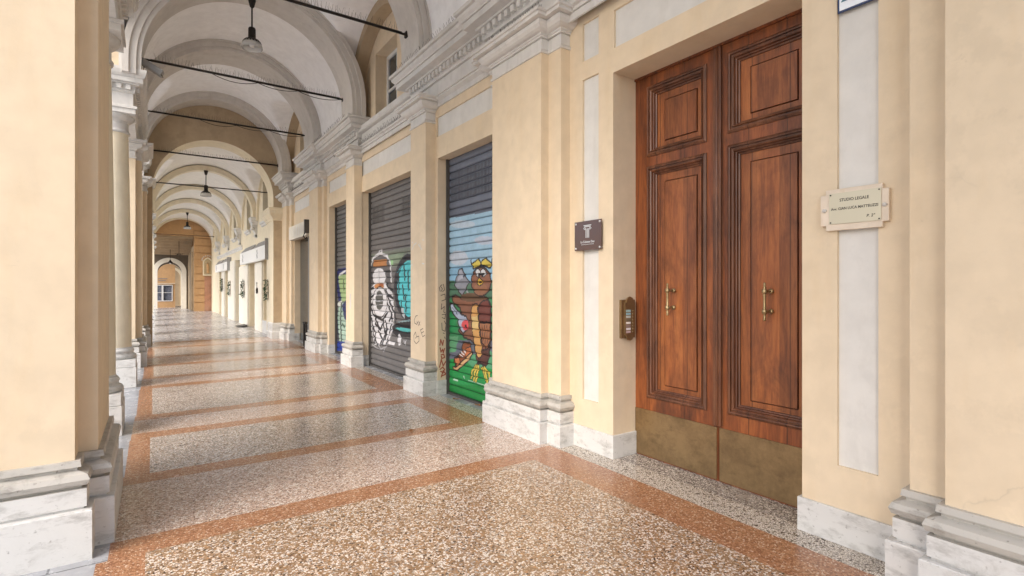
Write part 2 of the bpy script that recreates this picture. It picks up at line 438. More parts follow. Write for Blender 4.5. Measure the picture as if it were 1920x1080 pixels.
OWL=[('p',(168,204,226),0,[(7.343,2.47),(7.343,1.576),(4.944,1.557),(4.944,2.425),(5.369,2.424)]),('p',(150,196,224),0,[(6.532,1.75),(6.532,1.569),(5.324,1.56),(5.324,1.812)]),('p',(204,214,226),0,[(5.961,1.877),(5.976,1.844),(6.02,1.816),(6.087,1.797),(6.171,1.788),(6.262,1.791),(6.35,1.806),(6.423,1.832),(6.471,1.865),(6.488,1.901),(6.471,1.935),(6.423,1.964),(6.35,1.983),(6.262,1.99),(6.171,1.985),(6.087,1.968),(6.02,1.943),(5.976,1.911)]),('p',(196,206,222),0,[(5.28,2.055),(5.294,2.038),(5.337,2.024),(5.403,2.017),(5.485,2.016),(5.574,2.021),(5.66,2.034),(5.732,2.051),(5.779,2.072),(5.796,2.093),(5.779,2.111),(5.732,2.124),(5.66,2.132),(5.574,2.131),(5.485,2.124),(5.403,2.111),(5.337,2.094),(5.294,2.075)]),('p',(196,212,226),0,[(5.771,2.3),(5.79,2.285),(5.847,2.275),(5.935,2.272),(6.047,2.276),(6.168,2.287),(6.286,2.304),(6.384,2.326),(6.45,2.348),(6.473,2.369),(6.45,2.386),(6.384,2.396),(6.286,2.398),(6.168,2.392),(6.047,2.379),(5.935,2.362),(5.847,2.341),(5.79,2.32)]),('p',(84,124,100),0,[(7.343,1.576),(6.415,1.582),(5.846,1.532),(5.236,1.595),(4.944,1.557),(4.944,1.203),(7.343,1.105)]),('p',(66,140,92),0,[(7.343,1.312),(4.944,1.358),(4.944,0.879),(7.343,0.675)]),('p',(48,150,88),0,[(7.343,1.145),(6.329,1.155),(6.244,0.889),(7.343,0.675)]),('p',(104,170,124),0,[(7.343,0.705),(6.216,0.824),(6.3,0.601),(7.343,0.462)]),('p',(92,164,120),0,[(6.027,0.577),(5.771,0.63),(5.414,0.717),(5.236,0.64),(5.324,0.486),(6.001,0.423)]),('p',(44,156,82),0,[(7.343,0.341),(6.027,0.551),(5.846,0.443),(4.944,0.536),(4.944,-0.012),(7.343,-0.508)]),('p',(36,140,66),0,[(7.343,0.023),(4.944,0.331),(4.944,-0.012),(7.343,-0.508)]),('l',(200,226,205),0.02,[(6.357,0.22),(6.244,0.217)]),('l',(200,226,205),0.02,[(6.067,0.302),(6.048,0.279)]),('l',(190,220,200),0.008,[(5.948,0.261),(5.771,0.262),(5.553,0.27)]),('p',(150,152,162),0.02,[(6.189,1.734),(6.107,1.738),(6.022,1.631),(5.923,1.564),(6.014,1.46),(6.107,1.374),(6.216,1.433),(6.329,1.52),(6.272,1.621)]),('p',(186,188,200),0,[(6.183,1.713),(6.118,1.722),(6.067,1.618),(6.244,1.567)]),('p',(60,64,80),0,[(6.043,1.642),(6.045,1.634),(6.049,1.626),(6.056,1.621),(6.065,1.619),(6.074,1.619),(6.083,1.622),(6.09,1.627),(6.095,1.634),(6.096,1.642),(6.095,1.651),(6.09,1.658),(6.083,1.663),(6.074,1.665),(6.065,1.665),(6.056,1.662),(6.049,1.657),(6.045,1.65)]),('l',(170,176,176),0.03,[(6.001,1.447),(5.871,1.343)]),('p',(146,98,76),0.024,[(6.415,1.356),(6.3,1.385),(6.107,1.328),(5.846,1.359),(5.506,1.365),(5.409,1.299),(5.387,1.185),(5.391,0.882),(5.437,0.617),(5.506,0.51),(5.721,0.527),(5.796,0.748),(5.846,0.794),(6.067,0.821),(6.216,0.897),(6.134,1.048),(6.161,1.207),(6.357,1.275)]),('p',(112,84,62),0,[(5.553,1.364),(5.57,1.344),(5.619,1.326),(5.697,1.312),(5.793,1.303),(5.899,1.301),(6.001,1.305),(6.085,1.316),(6.142,1.333),(6.161,1.353),(6.142,1.374),(6.085,1.393),(6.001,1.407),(5.899,1.415),(5.793,1.416),(5.697,1.41),(5.619,1.399),(5.57,1.382)]),('p',(146,98,76),0.024,[(5.391,1.56),(5.405,1.499),(5.445,1.445),(5.506,1.404),(5.583,1.381),(5.666,1.38),(5.746,1.401),(5.812,1.442),(5.856,1.499),(5.871,1.564),(5.856,1.629),(5.812,1.685),(5.746,1.725),(5.666,1.745),(5.583,1.743),(5.506,1.719),(5.445,1.677),(5.405,1.622)]),('p',(160,112,84),0,[(5.471,1.463),(5.481,1.438),(5.509,1.415),(5.553,1.398),(5.607,1.389),(5.665,1.388),(5.721,1.396),(5.767,1.413),(5.797,1.435),(5.808,1.461),(5.797,1.488),(5.767,1.511),(5.721,1.527),(5.665,1.536),(5.607,1.536),(5.553,1.527),(5.509,1.51),(5.481,1.488)]),('p',(228,206,92),0.02,[(5.866,1.793),(5.771,1.817),(5.702,1.855),(5.636,1.812),(5.629,1.774),(5.721,1.746),(5.821,1.727)]),('p',(228,206,92),0.02,[(5.629,1.774),(5.6,1.823),(5.525,1.855),(5.441,1.817),(5.373,1.783),(5.414,1.723),(5.529,1.753)]),('l',(48,34,34),0.02,[(5.887,1.85),(5.856,1.782),(5.821,1.73)]),('l',(48,34,34),0.02,[(5.364,1.855),(5.373,1.766),(5.409,1.723)]),('p',(236,238,240),0.016,[(5.636,1.672),(5.64,1.655),(5.651,1.64),(5.669,1.629),(5.69,1.624),(5.713,1.624),(5.735,1.631),(5.752,1.642),(5.764,1.658),(5.768,1.675),(5.764,1.692),(5.752,1.707),(5.735,1.718),(5.713,1.724),(5.69,1.723),(5.669,1.716),(5.651,1.705),(5.64,1.689)]),('p',(236,238,240),0.016,[(5.508,1.669),(5.512,1.653),(5.523,1.638),(5.54,1.627),(5.561,1.622),(5.583,1.622),(5.604,1.628),(5.621,1.64),(5.632,1.655),(5.636,1.672),(5.632,1.689),(5.621,1.704),(5.604,1.715),(5.583,1.72),(5.561,1.719),(5.54,1.713),(5.523,1.701),(5.512,1.686)]),('p',(40,36,40),0,[(5.648,1.652),(5.65,1.645),(5.656,1.638),(5.665,1.633),(5.676,1.631),(5.688,1.631),(5.699,1.634),(5.708,1.639),(5.714,1.646),(5.716,1.654),(5.714,1.661),(5.708,1.668),(5.699,1.673),(5.688,1.676),(5.676,1.675),(5.665,1.672),(5.656,1.667),(5.65,1.66)]),('p',(40,36,40),0,[(5.557,1.651),(5.559,1.643),(5.565,1.637),(5.574,1.632),(5.585,1.629),(5.596,1.629),(5.607,1.632),(5.616,1.637),(5.622,1.644),(5.624,1.652),(5.622,1.66),(5.616,1.666),(5.607,1.671),(5.596,1.674),(5.585,1.673),(5.574,1.67),(5.565,1.665),(5.559,1.658)]),('p',(226,186,72),0.016,[(5.733,1.563),(5.667,1.615),(5.581,1.569),(5.591,1.527),(5.658,1.507),(5.721,1.53)]),('p',(70,44,36),0,[(5.619,1.55),(5.622,1.544),(5.628,1.538),(5.638,1.535),(5.651,1.533),(5.665,1.533),(5.677,1.535),(5.688,1.539),(5.694,1.544),(5.697,1.55),(5.694,1.556),(5.688,1.561),(5.677,1.565),(5.665,1.567),(5.651,1.567),(5.638,1.565),(5.628,1.561),(5.622,1.556)]),('p',(226,172,104),0.02,[(5.846,1.264),(5.721,1.28),(5.692,1.092),(5.653,0.868),(5.595,0.699),(5.619,0.609),(5.692,0.586),(5.758,0.632),(5.833,0.88),(5.887,1.134)]),('p',(236,206,140),0,[(5.856,1.109),(5.716,1.116),(5.692,0.966),(5.846,0.917)]),('p',(122,66,58),0.02,[(5.684,1.256),(5.576,1.321),(5.46,1.336),(5.405,1.252),(5.405,1.052),(5.506,1.058),(5.553,1.037),(5.6,1.053),(5.672,1.036)]),('p',(172,116,82),0.02,[(5.672,1.036),(5.405,1.052),(5.418,0.814),(5.506,0.708),(5.553,0.765),(5.612,0.797)]),('l',(48,34,34),0.007,[(5.6,1.01),(5.581,0.812)]),('l',(48,34,34),0.007,[(5.541,1.013),(5.525,0.78)]),('l',(48,34,34),0.007,[(5.483,1.017),(5.478,0.796)]),('p',(96,60,54),0.016,[(5.612,0.697),(5.506,0.708),(5.425,0.777),(5.437,0.617),(5.506,0.511),(5.721,0.535),(5.697,0.582),(5.624,0.602)]),('p',(190,200,220),0.024,[(6.467,1.26),(6.386,1.259),(6.244,1.172),(6.134,1.125),(6.001,1.105),(5.954,1.04),(5.974,0.934),(6.086,0.871),(6.189,0.933),(6.244,1.057),(6.409,1.145)]),('p',(236,92,96),0,[(5.938,0.991),(5.944,0.968),(5.96,0.946),(5.985,0.93),(6.016,0.919),(6.049,0.917),(6.08,0.923),(6.106,0.937),(6.123,0.956),(6.129,0.98),(6.123,1.004),(6.106,1.025),(6.08,1.042),(6.049,1.052),(6.016,1.054),(5.985,1.047),(5.96,1.033),(5.944,1.014)]),('p',(60,30,40),0,[(5.985,0.973),(5.987,0.963),(5.991,0.954),(5.998,0.947),(6.007,0.943),(6.016,0.942),(6.024,0.945),(6.031,0.951),(6.036,0.96),(6.038,0.969),(6.036,0.979),(6.031,0.988),(6.024,0.995),(6.016,0.999),(6.007,1.0),(5.998,0.997),(5.991,0.991),(5.987,0.982)]),('l',(70,80,100),0.008,[(6.386,1.207),(6.244,1.111)]),('p',(150,86,52),0.024,[(6.334,0.516),(6.244,0.55),(6.134,0.618),(6.096,0.754),(5.907,0.763),(5.866,0.659),(6.001,0.554),(6.272,0.401),(6.334,0.448)]),('p',(206,128,84),0.008,[(6.329,0.51),(6.203,0.537),(6.148,0.47),(6.272,0.404)]),('p',(206,122,76),0.008,[(6.001,0.684),(5.876,0.716),(5.856,0.647),(6.001,0.554),(6.04,0.602)]),('p',(222,180,128),0.02,[(6.374,0.388),(6.272,0.401),(5.866,0.646),(5.836,0.623),(5.948,0.521),(6.244,0.354),(6.34,0.347)]),('l',(240,240,240),0.016,[(6.183,0.586),(6.091,0.557)]),('l',(240,240,240),0.016,[(6.145,0.62),(6.054,0.59)]),('l',(240,240,240),0.016,[(6.107,0.653),(6.022,0.619)]),('l',(64,52,30),0.05,[(5.733,0.489),(5.846,0.404),(5.871,0.311)]),('l',(228,206,92),0.032,[(5.733,0.489),(5.846,0.404),(5.871,0.311)]),('l',(64,52,30),0.05,[(5.716,0.485),(5.783,0.387),(5.801,0.288)]),('l',(228,206,92),0.032,[(5.716,0.485),(5.783,0.387),(5.801,0.288)]),('l',(64,52,30),0.05,[(5.682,0.487),(5.721,0.383),(5.751,0.28)]),('l',(228,206,92),0.032,[(5.682,0.487),(5.721,0.383),(5.751,0.28)]),('l',(64,52,30),0.05,[(5.61,0.461),(5.541,0.408),(5.518,0.337)]),('l',(228,206,92),0.032,[(5.61,0.461),(5.541,0.408),(5.518,0.337)]),('l',(64,52,30),0.05,[(5.576,0.471),(5.506,0.401),(5.471,0.276)]),('l',(228,206,92),0.032,[(5.576,0.471),(5.506,0.401),(5.471,0.276)]),('l',(64,52,30),0.05,[(5.541,0.482),(5.437,0.422),(5.409,0.329)]),('l',(228,206,92),0.032,[(5.541,0.482),(5.437,0.422),(5.409,0.329)])]
BEAST=[('p',(122,128,118),0,[(9.778,2.107),(7.672,2.143),(7.672,1.829),(9.778,1.822)]),('p',(134,152,130),0,[(9.05,2.035),(8.066,2.07),(8.148,1.894),(8.953,1.889)]),('p',(96,94,96),0,[(9.669,1.819),(9.508,2.037),(9.198,2.096),(8.81,2.023),(8.648,1.878),(8.626,1.448),(9.723,1.33)]),('p',(222,222,226),0,[(9.778,1.405),(9.455,1.555),(8.857,1.57),(8.58,1.414),(8.491,1.11),(8.536,0.768),(8.81,0.47),(9.455,0.41),(9.615,0.695),(9.723,1.065)]),('l',(222,222,226),0.05,[(9.778,1.594),(9.712,1.82),(9.518,2.038),(9.198,2.105),(8.834,2.042),(8.671,1.913),(8.626,1.585)]),('l',(222,222,226),0.03,[(9.223,2.151),(9.099,2.162),(9.05,2.106),(9.198,2.105)]),('p',(186,128,78),0,[(9.497,1.991),(8.857,1.982),(8.834,1.863),(9.518,1.871)]),('l',(40,40,46),0.05,[(9.767,1.746),(9.723,1.481)]),('p',(150,200,140),0,[(8.662,1.965),(8.536,1.942),(8.527,1.874),(8.635,1.878)]),('p',(222,222,226),0,[(8.886,1.667),(8.905,1.611),(8.959,1.563),(9.045,1.527),(9.151,1.508),(9.266,1.508),(9.377,1.528),(9.468,1.566),(9.529,1.618),(9.55,1.676),(9.529,1.735),(9.468,1.785),(9.377,1.82),(9.266,1.837),(9.151,1.833),(9.045,1.811),(8.959,1.772),(8.905,1.722)]),('l',(140,140,146),0.02,[(9.223,1.807),(9.208,1.554)]),('l',(40,40,46),0.02,[(9.001,1.769),(8.671,1.772)]),('p',(186,128,78),0,[(8.962,1.5),(8.977,1.479),(9.019,1.461),(9.084,1.447),(9.165,1.439),(9.252,1.439),(9.336,1.446),(9.404,1.459),(9.45,1.478),(9.466,1.5),(9.45,1.521),(9.404,1.54),(9.336,1.553),(9.252,1.56),(9.165,1.56),(9.084,1.552),(9.019,1.539),(8.977,1.52)]),('p',(150,80,40),0,[(8.972,1.526),(8.979,1.517),(9.001,1.508),(9.035,1.502),(9.077,1.498),(9.121,1.498),(9.163,1.502),(9.198,1.508),(9.221,1.517),(9.229,1.527),(9.221,1.537),(9.198,1.545),(9.163,1.552),(9.121,1.555),(9.077,1.555),(9.035,1.551),(9.001,1.545),(8.979,1.536)]),('p',(92,94,92),0.0,[(8.819,1.229),(8.839,1.139),(8.897,1.057),(8.986,0.994),(9.098,0.958),(9.219,0.952),(9.336,0.979),(9.432,1.036),(9.496,1.117),(9.518,1.212),(9.496,1.308),(9.432,1.392),(9.336,1.454),(9.219,1.486),(9.098,1.487),(8.986,1.455),(8.897,1.397),(8.839,1.318)]),('p',(222,222,226),0.02,[(8.815,1.22),(8.836,1.126),(8.897,1.042),(8.991,0.976),(9.109,0.938),(9.238,0.931),(9.361,0.959),(9.464,1.019),(9.532,1.103),(9.556,1.202),(9.532,1.301),(9.464,1.389),(9.361,1.454),(9.238,1.488),(9.109,1.488),(8.991,1.455),(8.897,1.395),(8.836,1.313)]),('p',(88,90,88),0,[(9.001,1.251),(9.013,1.191),(9.046,1.138),(9.099,1.097),(9.164,1.074),(9.233,1.071),(9.3,1.09),(9.354,1.128),(9.39,1.181),(9.403,1.242),(9.39,1.304),(9.354,1.359),(9.3,1.399),(9.233,1.421),(9.164,1.421),(9.099,1.401),(9.046,1.362),(9.013,1.31)]),('l',(200,200,206),0.015,[(9.351,1.335),(9.05,1.348)]),('l',(200,200,206),0.015,[(9.377,1.225),(9.001,1.242)]),('l',(200,200,206),0.015,[(9.351,1.152),(9.025,1.171)]),('l',(40,40,46),0.05,[(8.857,1.552),(8.763,1.482),(8.536,1.415)]),('l',(40,40,46),0.05,[(8.905,1.447),(8.763,1.343),(8.536,1.295)]),('l',(40,40,46),0.05,[(8.81,1.343),(8.671,1.207),(8.58,1.141)]),('l',(40,40,46),0.05,[(8.81,1.203),(8.626,1.036),(8.58,0.901)]),('l',(40,40,46),0.05,[(8.717,1.24),(8.447,1.01),(8.403,0.844)]),('l',(40,40,46),0.05,[(9.508,1.481),(9.723,1.424),(9.834,1.442)]),('l',(40,40,46),0.05,[(9.508,1.333),(9.669,1.283),(9.834,1.29)]),('l',(40,40,46),0.05,[(9.561,1.183),(9.669,1.124),(9.806,1.138)]),('l',(40,40,46),0.05,[(9.642,1.106),(9.508,0.962),(9.05,0.893),(8.81,1.028)]),('l',(40,40,46),0.05,[(9.403,0.893),(9.148,0.708),(8.977,0.88)]),('l',(40,40,46),0.05,[(9.588,0.846),(9.508,0.591),(9.3,0.425)]),('l',(40,40,46),0.05,[(9.561,0.773),(9.403,0.636),(9.455,0.447)]),('l',(40,40,46),0.05,[(9.249,0.683),(9.05,0.555),(9.148,0.439)]),('l',(40,40,46),0.05,[(8.905,0.884),(8.81,0.749),(8.905,0.567)]),('l',(40,40,46),0.05,[(8.857,0.746),(9.05,0.448)]),('l',(40,40,46),0.05,[(8.626,0.83),(8.717,0.651),(8.857,0.465)]),('l',(40,40,46),0.05,[(9.351,0.951),(9.403,0.801),(9.198,0.723)]),('l',(40,40,46),0.05,[(9.778,0.987),(9.696,0.916),(9.588,0.884)]),('l',(40,40,46),0.05,[(8.717,0.894),(8.58,1.004)]),('l',(40,40,46),0.05,[(9.001,0.825),(8.905,0.637)]),('p',(44,44,54),0,[(7.255,1.485),(7.289,1.307),(7.387,1.147),(7.542,1.022),(7.738,0.948),(7.956,0.936),(8.169,0.992),(8.349,1.112),(8.471,1.283),(8.513,1.483),(8.471,1.682),(8.349,1.854),(8.169,1.975),(7.956,2.031),(7.738,2.02),(7.542,1.947),(7.387,1.822),(7.289,1.663)]),('p',(88,204,212),0,[(7.35,1.469),(7.378,1.318),(7.457,1.183),(7.582,1.078),(7.74,1.017),(7.914,1.009),(8.082,1.057),(8.224,1.158),(8.318,1.301),(8.351,1.466),(8.318,1.632),(8.224,1.775),(8.082,1.877),(7.914,1.926),(7.74,1.919),(7.582,1.859),(7.457,1.755),(7.378,1.62)]),('l',(40,40,46),0.05,[(8.295,1.666),(8.283,1.4)]),('l',(40,40,46),0.05,[(8.066,1.826),(8.033,1.613)]),('l',(40,40,46),0.05,[(8.127,1.516),(8.066,1.288)]),('l',(40,40,46),0.05,[(7.905,1.74),(7.889,1.452)]),('l',(40,40,46),0.05,[(8.005,1.354),(7.985,1.096)]),('l',(40,40,46),0.04,[(8.19,1.252),(8.169,1.154)]),('l',(60,160,172),0.02,[(8.36,1.734),(8.148,1.845),(7.865,1.891)]),('p',(190,200,204),0,[(8.19,1.137),(8.086,1.141),(8.025,0.964),(8.148,1.023)]),('p',(150,180,186),0,[(8.317,0.899),(7.826,0.974),(7.826,0.935),(8.274,0.893)]),('p',(40,40,46),0,[(8.58,0.816),(8.317,0.891),(7.672,0.951),(7.672,0.692),(8.36,0.645),(8.58,0.713)]),('p',(88,190,190),0,[(8.447,0.79),(8.148,0.818),(7.672,0.818),(7.672,0.778),(8.148,0.744)]),('p',(222,222,226),0,[(8.19,0.609),(8.194,0.575),(8.207,0.544),(8.228,0.52),(8.252,0.506),(8.279,0.504),(8.304,0.513),(8.325,0.534),(8.338,0.563),(8.343,0.596),(8.338,0.631),(8.325,0.662),(8.304,0.686),(8.279,0.7),(8.252,0.702),(8.228,0.692),(8.207,0.672),(8.194,0.643)]),('l',(222,222,226),0.05,[(8.717,0.651),(8.74,0.511),(8.491,0.516)]),('l',(222,222,226),0.02,[(8.066,0.604),(8.033,0.541),(7.985,0.611)]),('l',(170,170,175),0.02,[(9.3,0.443),(9.001,0.328),(8.671,0.603)]),('l',(180,180,185),0.02,[(9.561,0.401),(9.198,0.344),(8.857,0.43)])]
GREEN=[('p',(168,196,138),0,[(11.733,1.781),(11.16,1.791),(11.092,1.18),(11.513,1.17),(11.696,1.341)]),('p',(176,206,190),0,[(11.696,1.122),(11.37,1.152),(11.092,0.886),(11.092,0.297),(11.659,0.29),(11.808,0.765)]),('l',(44,52,110),0.14,[(11.808,1.761),(11.733,1.825),(11.229,1.835)]),('l',(44,52,110),0.2,[(11.884,1.718),(11.771,1.473),(11.622,1.189)]),('p',(44,52,110),0,[(11.477,1.084),(11.229,1.198),(11.092,1.18),(11.092,0.76),(11.334,0.811)]),('l',(240,240,244),0.05,[(11.696,1.748),(11.229,1.835)]),('l',(230,236,230),0.12,[(11.733,1.099),(11.513,1.127)]),('l',(50,70,60),0.08,[(11.513,1.127),(11.585,0.776),(11.513,0.303)]),('p',(32,60,150),0,[(11.961,0.264),(11.092,0.318),(11.092,0.129),(11.961,0.041)]),('l',(44,52,80),0.07,[(11.869,1.162),(11.808,0.632),(11.771,0.281)]),('l',(60,80,60),0.06,[(11.37,1.624),(11.334,1.431)]),('l',(70,100,80),0.06,[(11.441,0.676),(11.299,0.62)])]
TAGS={'initials':[[(6.836,1.088),(6.892,1.075),(6.94,1.023),(6.93,0.974),(6.855,0.959),(6.817,0.991),(6.855,0.994)],[(6.799,1.011),(6.752,0.955)],[(6.752,1.0),(6.808,0.942)],[(6.734,0.889),(6.662,0.798)],[(6.734,0.889),(6.653,0.914)],[(6.707,0.848),(6.626,0.873)],[(6.662,0.798),(6.59,0.826)],[(6.902,0.848),(6.864,0.782),(6.902,0.759)],[(6.902,0.848),(6.959,0.794),(6.949,0.715),(6.873,0.682),(6.78,0.73),(6.789,0.797),(6.855,0.782)]],'crosses':[[(7.027,2.03),(6.959,2.096),(6.873,2.119)],[(6.808,2.095),(6.689,2.014)],[(6.752,2.107),(6.734,2.032)],[(7.017,2.139),(6.998,2.132)],[(6.662,2.149),(6.635,2.143)],[(7.046,1.818),(7.017,1.811)],[(6.68,1.819),(6.617,1.813)]],'red':[[(3.283,0.686),(3.295,0.761),(3.325,0.683),(3.338,0.749)],[(3.287,0.647),(3.3,0.589),(3.325,0.625),(3.334,0.577),(3.355,0.633)],[(3.304,0.55),(3.342,0.555),(3.355,0.508),(3.312,0.499),(3.304,0.531)],[(3.278,0.38),(3.304,0.483),(3.334,0.394),(3.377,0.458)],[(3.287,0.35),(3.325,0.376),(3.355,0.344),(3.334,0.298),(3.295,0.321)],[(3.304,0.243),(3.334,0.327),(3.377,0.275),(3.308,0.254)]],'scrawl':[[(3.317,1.524),(3.291,1.505),(3.321,1.467),(3.304,1.432)],[(3.338,1.528),(3.355,1.451),(3.325,1.428)],[(3.274,1.49),(3.287,1.432)],[(3.3,1.375),(3.36,1.393),(3.368,1.316),(3.312,1.298)],[(3.312,1.259),(3.304,1.183),(3.351,1.22),(3.342,1.143),(3.364,1.133)],[(3.317,1.106),(3.368,1.114),(3.36,1.047),(3.317,1.067)],[(3.312,0.991),(3.317,0.895),(3.364,0.873),(3.377,0.969),(3.351,1.018)],[(3.334,0.852),(3.351,0.843)],[(3.355,0.797),(3.364,0.773)]]}
XC = 1.43
# ================================================================= SETTING: floor and street
Y_ROWS = [(-3.6, -1.5, 'C'), (-1.5, -.2, 'C'), (-.2, 0.0, 'R'), (0.0, 1.0, 'P'), (1.0, 1.30, 'R'), (1.30, 3.59, 'C'), (3.59, 3.83, 'R'), (3.83, 4.87, 'P'),
          (4.87, 5.09, 'R'), (5.09, 6.28, 'G'), (6.28, 6.52, 'R'), (6.52, 7.14, 'P'), (7.14, 7.40, 'R'), (7.40, 9.30, 'G'), (9.30, 9.56, 'R'), (9.56, 10.25, 'P'),
          (10.25, 10.5, 'R'), (10.5, 11.8, 'G'), (11.8, 12.1, 'R'), (12.1, 13.2, 'P'), (13.2, 13.5, 'R'), (13.5, 15.2, 'G'), (15.2, 15.5, 'R'), (15.5, 16.5, 'P'), (16.5, 16.9, 'R')]
fm = MB(); FM = {'C': 0, 'G': 1, 'P': 2, 'R': 3}
def rect(x0, x1, y0, y1, mi, z=0.0): fm.quad((x0, y0, z), (x1, y0, z), (x1, y1, z), (x0, y1, z), mi)
for y0, y1, k in Y_ROWS:
    sx = .018 * (max(3.7, (y0 + y1) / 2) - 3.7)
    rect(-1.35, (-.25 if y1 < 3.6 else -.20) + sx * .6, y0, y1, 6)
    if k in 'RP':
        rect((-.25 if y1 < 3.6 else -.20) + sx * .6, 3.08, y0, y1, FM[k])
    else:
        rect((-.25 if y1 < 3.6 else -.20) + sx * .6, -.03 + sx * .4, y0, y1, 3); rect(-.03 + sx * .4, 2.72, y0, y1, FM[k]); rect(2.72, 3.08, y0, y1, 3)
rect(3.08, 3.34, -3.6, 4.4, 4); rect(3.34, 3.75, -3.6, 4.4, 5)
rect(3.08, 3.27, 4.4, 16.9, 4); rect(3.27, 3.75, 4.4, 16.9, 6)
rect(-1.35, 3.75, 16.9, 36.2, 7); rect(-1.35, 3.75, 36.2, 60, 7)
floor = fm.build('arcade_floor', ['tz_coarse', 'tz_grey', 'tz_pink', 'tz_red', 'tz_light', 'tz_dark', 'kerb', 'slab'])
tag(floor, 'polished terrazzo arcade floor in cream and pink panels with red bands', 'floor', kind='structure')
tag(MB().box(-1.36, -1.352, -3.6, 60, -.16, -.002).build('kerb', 'kerb'), 'low stone kerb between arcade and street', 'kerb', kind='structure')
tag(MB().quad((-400, -400, -.15), (400, -400, -.15), (400, 400, -.15), (-400, 400, -.15)).build('street', 'bounce_paving'), 'unseen street outside the arcade, paved pale to bounce light onto the vaults', 'street', kind='structure')

# ================================================================= RIGHT WALL OF THE FIRST PORTICO
wall = thing('arcade_wall', (3.3, 4.4, 0), 'ochre wall with stone based pilasters, recessed pale panels and grey white cornice along the right', 'wall')
DEEP = .32
w = MB()
w.facade('X', 3.30, -3.5, 4.0, 0, 4.02, [(1.62, 3.22, 0, 3.36, DEEP, None), (1.21, 1.42, .45, 3.42, .022, 1), (3.40, 3.61, .45, 3.42, .022, 1),
                                         (1.21, 1.42, 3.59, 3.94, .022, 1), (3.40, 3.61, 3.59, 3.94, .022, 1), (1.62, 3.21, 3.57, 3.90, .022, 1)])
BAYS = [(4.9, 6.8, 5.05, 6.50, 3.27), (6.8, 9.95, 7.24, 9.66, 3.27), (9.95, 12.6, 10.35, 11.87, 3.27), (12.6, 16.6, 13.3, 15.30, 2.80)]
for a, b, h0, h1, ht in BAYS:
    w.facade('X', 3.25, a, b, 0, 4.02, [(h0, h1, 0, ht, .17, None), (h0 - .03, h1 + .03, max(3.53, ht + .3), 3.84, .022, 1)])
WIN = [(8.12, 9.13), (14.0, 14.95), (1.95, 2.95)]
w.facade('X', 3.32, -3.5, 17.0, 4.02, 6.9, [(a, b, 4.4, 5.69, .25, None) for a, b in WIN])
w.build('wall_face', ['stucco', 'panel'], wall)
def skirt(*bx): MB().box(*bx).build('skirting', 'marble', wall, bevel=.004)
skirt(3.278, 3.299, 3.20, 3.80, 0, .205); skirt(3.278, 3.299, 1.04, 1.64, 0, .205)     # marble skirting at the entrance
skirt(3.2995, 3.58, 3.20, 3.2195, 0, .204); skirt(3.2995, 3.58, 1.6205, 1.64, 0, .204)
for a, b, h0, h1, ht in BAYS:
    skirt(3.232, 3.249, h1 - .018, h1 + .12, 0, .20); skirt(3.232, 3.249, h0 - .12, h0, 0, .20)
    skirt(3.2495, 3.38, h1 - .018, h1 - .0005, 0, .199)

BASE = [(0.0, 0.462), (0.026, 0.462), (0.031, 0.428), (0.012, 0.424), (0.012, 0.408), (0.03, 0.402), (0.06, 0.39), (0.071, 0.363), (0.06, 0.334), (0.036, 0.326), (0.03, 0.314), (0.056, 0.313), (0.056, 0.214), (0.042, 0.21), (0.042, 0.2), (0.078, 0.197), (0.081, 0.19), (0.081, 0)]
BASE_L = [(0.0, 0.537), (0.026, 0.537), (0.031, 0.503), (0.012, 0.499), (0.012, 0.483), (0.03, 0.477), (0.06, 0.465), (0.071, 0.438), (0.06, 0.409), (0.036, 0.401), (0.03, 0.389), (0.056, 0.388), (0.056, 0.289), (0.042, 0.285), (0.042, 0.275), (0.078, 0.272), (0.081, 0.265), (0.081, 0)]
CAP = [(0, 3.765), (.014, 3.768), (.016, 3.79), (-.006, 3.792), (-.006, 3.802), (.001, 3.803), (.001, 3.898), (-.008, 3.90), (-.008, 3.909), (.016, 3.91), (.018, 3.925), (.03, 3.93), (.032, 3.945), (.06, 3.95), (.085, 3.965), (.105, 3.99), (.115, 4.02), (.105, 4.022), (.105, 4.031), (.16, 4.032), (.162, 4.06), (.18, 4.065), (.185, 4.085), (0, 4.10)]
PIL = {
 'a': [(3.30, -.35), (3.19, -.35), (3.19, -.15), (3.10, -.15), (3.10, .86), (3.19, .86), (3.19, 1.03), (3.30, 1.03)],
 'b': [(3.30, 3.79), (3.19, 3.79), (3.19, 3.98), (3.10, 3.98), (3.10, 4.86), (3.19, 4.86), (3.19, 5.0), (3.25, 5.0)],
 'c': [(3.25, 6.57), (3.10, 6.57), (3.10, 7.07), (3.25, 7.07)],
 'd': [(3.25, 9.65), (3.10, 9.65), (3.10, 10.14), (3.25, 10.14)],
 'e': [(3.25, 12.05), (3.18, 12.05), (3.18, 12.22), (3.10, 12.22), (3.10, 13.02), (3.18, 13.02), (3.18, 13.17), (3.25, 13.17)],
 'f': [(3.25, 15.35), (3.18, 15.35), (3.18, 15.62), (3.10, 15.62), (3.10, 16.45), (3.18, 16.45), (3.18, 16.6), (3.25, 16.6)],
}
for k, p in PIL.items():
    s = MB().sweep(p, [(0, .44), (0, 3.78)], caps=False).build('pilaster', 'stucco', wall)
    MB().sweep(p, BASE[:12], caps=False).sweep(p, BASE[11:], mi=1, caps=False).build('base', ['marble_dark', 'marble'], s, bevel=0)
    MB().sweep(p, CAP, caps=False).build('capital', 'trim', s)

